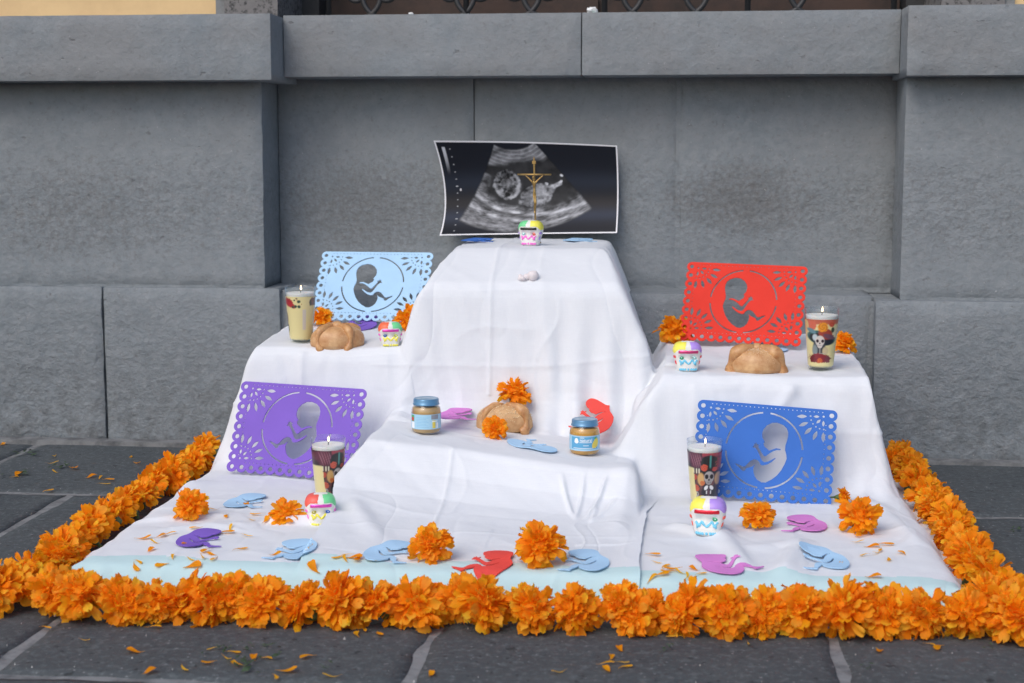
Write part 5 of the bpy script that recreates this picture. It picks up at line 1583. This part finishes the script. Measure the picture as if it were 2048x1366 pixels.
ON_LEFT = [(285, 1080), (312, 1088), (300, 1103), (338, 1070), (322, 1075), (378, 1120), (277, 1125), (325, 1132), (460, 1060), (376, 1092), (393, 1058), (450, 1068), (490, 1073), (478, 1101), (425, 1112), (406, 1117), (385, 1134), (345, 1117), (270, 1136), (600, 1086), (618, 1097), (550, 1112), (480, 996), (494, 1013), (424, 1021), (452, 1034), (500, 1042), (516, 1031), (532, 1044), (545, 1026), (628, 1140), (430, 1120), (412, 1104)]
ON_STEP = [(697, 1111), (680, 1117), (716, 1120), (742, 1124), (706, 1118), (690, 1122)]
ON_RIGHT = [(1303, 1112), (1310, 1127), (1328, 1136), (1346, 1141), (1362, 1148), (1388, 1141), (1302, 1160), (1322, 1153), (1375, 1156), (1400, 1150), (1336, 1146), (1713, 1086), (1742, 1096), (1762, 1102), (1806, 1109), (1730, 1112), (1778, 1121), (1720, 1074), (1755, 1108), (1745, 1156), (1681, 1131), (1768, 1092)]
PAVE = [(160, 1237), (92, 1257), (182, 1229), (170, 1283), (270, 1307), (305, 1257), (500, 1248), (427, 1299), (465, 1307), (418, 1328), (455, 1320), (507, 1320), (531, 1319), (615, 1316), (365, 1339), (552, 1356), (572, 1346), (665, 1356), (296, 1347), (728, 1262), (756, 1270), (774, 1252), (712, 1273), (862, 1353), (1120, 1347), (1240, 1302), (1210, 1330), (1224, 1319), (1242, 1328), (1248, 1337), (1216, 1344), (1497, 1290), (1758, 1304), (1858, 1291), (1876, 1298), (1353, 1276), (473, 1332), (1990, 1282)]
BACK = [(110, 914), (34, 952), (28, 956), (162, 889), (218, 884), (263, 915), (272, 928), (112, 946), (180, 956), (200, 958), (214, 962), (206, 970), (94, 984), (4, 891), (104, 928), (147, 938)]
ANCHORS = {'left': [((395, 1082), 'the purple foam baby shape'), ((595, 1098), 'the light blue foam shape left of the step'), ((568, 1040), 'the flattened marigold'), ((372, 1040), 'the lone marigold on the left cloth'), ((488, 1004), 'the light blue foam shape below the purple sheet'), ((270, 1115), 'the left corner of the aqua hem'), ((390, 1125), 'the aqua hem in front of the purple foam shape')],
           'step': [((700, 1115), 'the hem left of the step')],
           'right': [((1330, 1135), 'the pink foam shape on its left side'), ((1400, 1150), 'the front of the lower pink foam shape'), ((1745, 1095), 'the right hand marigold'), ((1720, 1145), 'the light blue foam shape at the right hem')],
           'pave': [((150, 1245), 'the left paving joint'), ((270, 1307), 'the middle of the left front slab'), ((490, 1320), 'the largest leaf scrap'), ((610, 1350), 'the bottom edge left of centre'), ((750, 1265), 'the garland left of the middle joint'), ((862, 1353), 'the middle paving joint'), ((1225, 1325), 'the centre of the right front slab'), ((1497, 1290), 'the right paving joint'), ((1870, 1295), 'the garland right corner')],
           'back': [((30, 950), 'the far left leaf litter'), ((110, 920), 'the leaf litter by the wall'), ((200, 885), 'the foot of the wall at the left'), ((265, 920), 'the far end of the left garland row'), ((200, 960), 'the middle of the left garland row'), ((100, 980), 'the long joint of the left paving')]}
i = 0
for key, lst in (('left', ON_LEFT), ('step', ON_STEP), ('right', ON_RIGHT), ('pave', PAVE), ('back', BACK)):
    for px in lst:
        i += 1
        nm = min(ANCHORS[key], key=lambda a: (a[0][0] - px[0]) ** 2 + (a[0][1] - px[1]) ** 2)[1]
        petal_at(on(*px) if key in ('left', 'step', 'right') else gz(*px), 'loose orange petal lying near ' + nm, 'petals near ' + nm, i, 1.0 if key != 'back' else 1.05)


def scrap(px, size, n, label, seed):
    p = gz(*px); r_ = np.random.default_rng(seed); mb_ = MB()
    for _ in range(n):
        c = np.array([r_.normal(0, size * .34), r_.normal(0, size * .36), .002 + abs(r_.normal(0, .003))]); a = r_.uniform(0, 6.28); L = size * r_.uniform(.2, .5); W = L * r_.uniform(.25, .5)
        d = np.array([math.cos(a), math.sin(a), r_.uniform(-.1, .3)]); s = np.array([-math.sin(a), math.cos(a), r_.uniform(-.4, .4)])
        mb_.add([c - d * L * .5, c + s * W * .5 + [0, 0, .001], c + d * L * .5, c - s * W * .5, c + [0, 0, .0015]], [(0, 3, 4), (3, 2, 4), (2, 1, 4), (1, 0, 4)])
    v = np.concatenate(mb_.v); v[:, 2] = np.maximum(v[:, 2], .0008)
    o = obj('leaf_scrap', v, mb_.f, M['leaf_scrap'], None, False, loc=(p[0], p[1], .001)); tag(o, label, 'leaf scrap')


scrap((452, 1302), .030, 9, 'dark green wilted leaf scrap among petals on the front paving', 1)
scrap((492, 1300), .022, 6, 'green bud end with reddish tip on the front paving', 2)
scrap((490, 1330), .042, 16, 'largest crumpled dark leaf scrap on the front paving', 3)
scrap((548, 1300), .026, 7, 'thin dark leaf scrap right of the petal cluster on the front paving', 4)
scrap((1330, 1303), .024, 7, 'dark green leaf scrap on the front paving right of centre', 5)
scrap((645, 1345), .022, 5, 'dry greenish leaf sliver near the bottom edge of the front paving', 6)
scrap((1740, 1341), .026, 4, 'pale green leaf sliver on the front paving at the right', 7)
scrap((1985, 1300), .024, 5, 'green leaf scrap on the front paving near the right corner', 8)
scrap((60, 908), .05, 10, 'dark green leaf litter on the paving near the wall at the left', 9)
scrap((128, 932), .045, 10, 'dark green leaf litter on the paving beside the left garland row', 10)
scrap((40, 950), .05, 9, 'dark leaf litter round two petals at the far left of the paving', 11)
scrap((2030, 1062), .035, 6, 'dark green leaf sliver on the paving at the far right', 12)

# grit and crumbs lying on the paving
g_ = MB(); rg = np.random.default_rng(77)
for _ in range(420):
    x, y = rg.uniform(-1.75, 1.0), (rg.uniform(1.75, 2.12) if rg.random() < .6 else rg.uniform(2.3, 3.38))
    if y > 2.15 and -1.10 < x < .58: continue
    r = rg.uniform(.0006, .0019) * (1.0 if rg.random() < .93 else 1.9); h = rg.uniform(.5, 1) * r
    a = rg.uniform(0, 6.28); k = [(x + r * math.cos(a + j * 1.57) * rg.uniform(.6, 1.2), y + r * math.sin(a + j * 1.57) * rg.uniform(.6, 1.2), -.001) for j in range(4)]
    sh = rg.choice([.10, .16, .30, .55], p=[.35, .3, .22, .13])
    g_.add(k + [(x, y, .0008 + h)], [(0, 1, 4), (1, 2, 4), (2, 3, 4), (3, 0, 4)], (sh, sh * .99, sh * .95))
M['grit'] = mat('pale_grit', (.3, .3, .3), .85, attr=True)
go = g_.build('grit', M['grit'], None, False, True)
tag(go, 'fine pale grit and crumbs scattered over the dark paving', 'grit', kind='stuff')
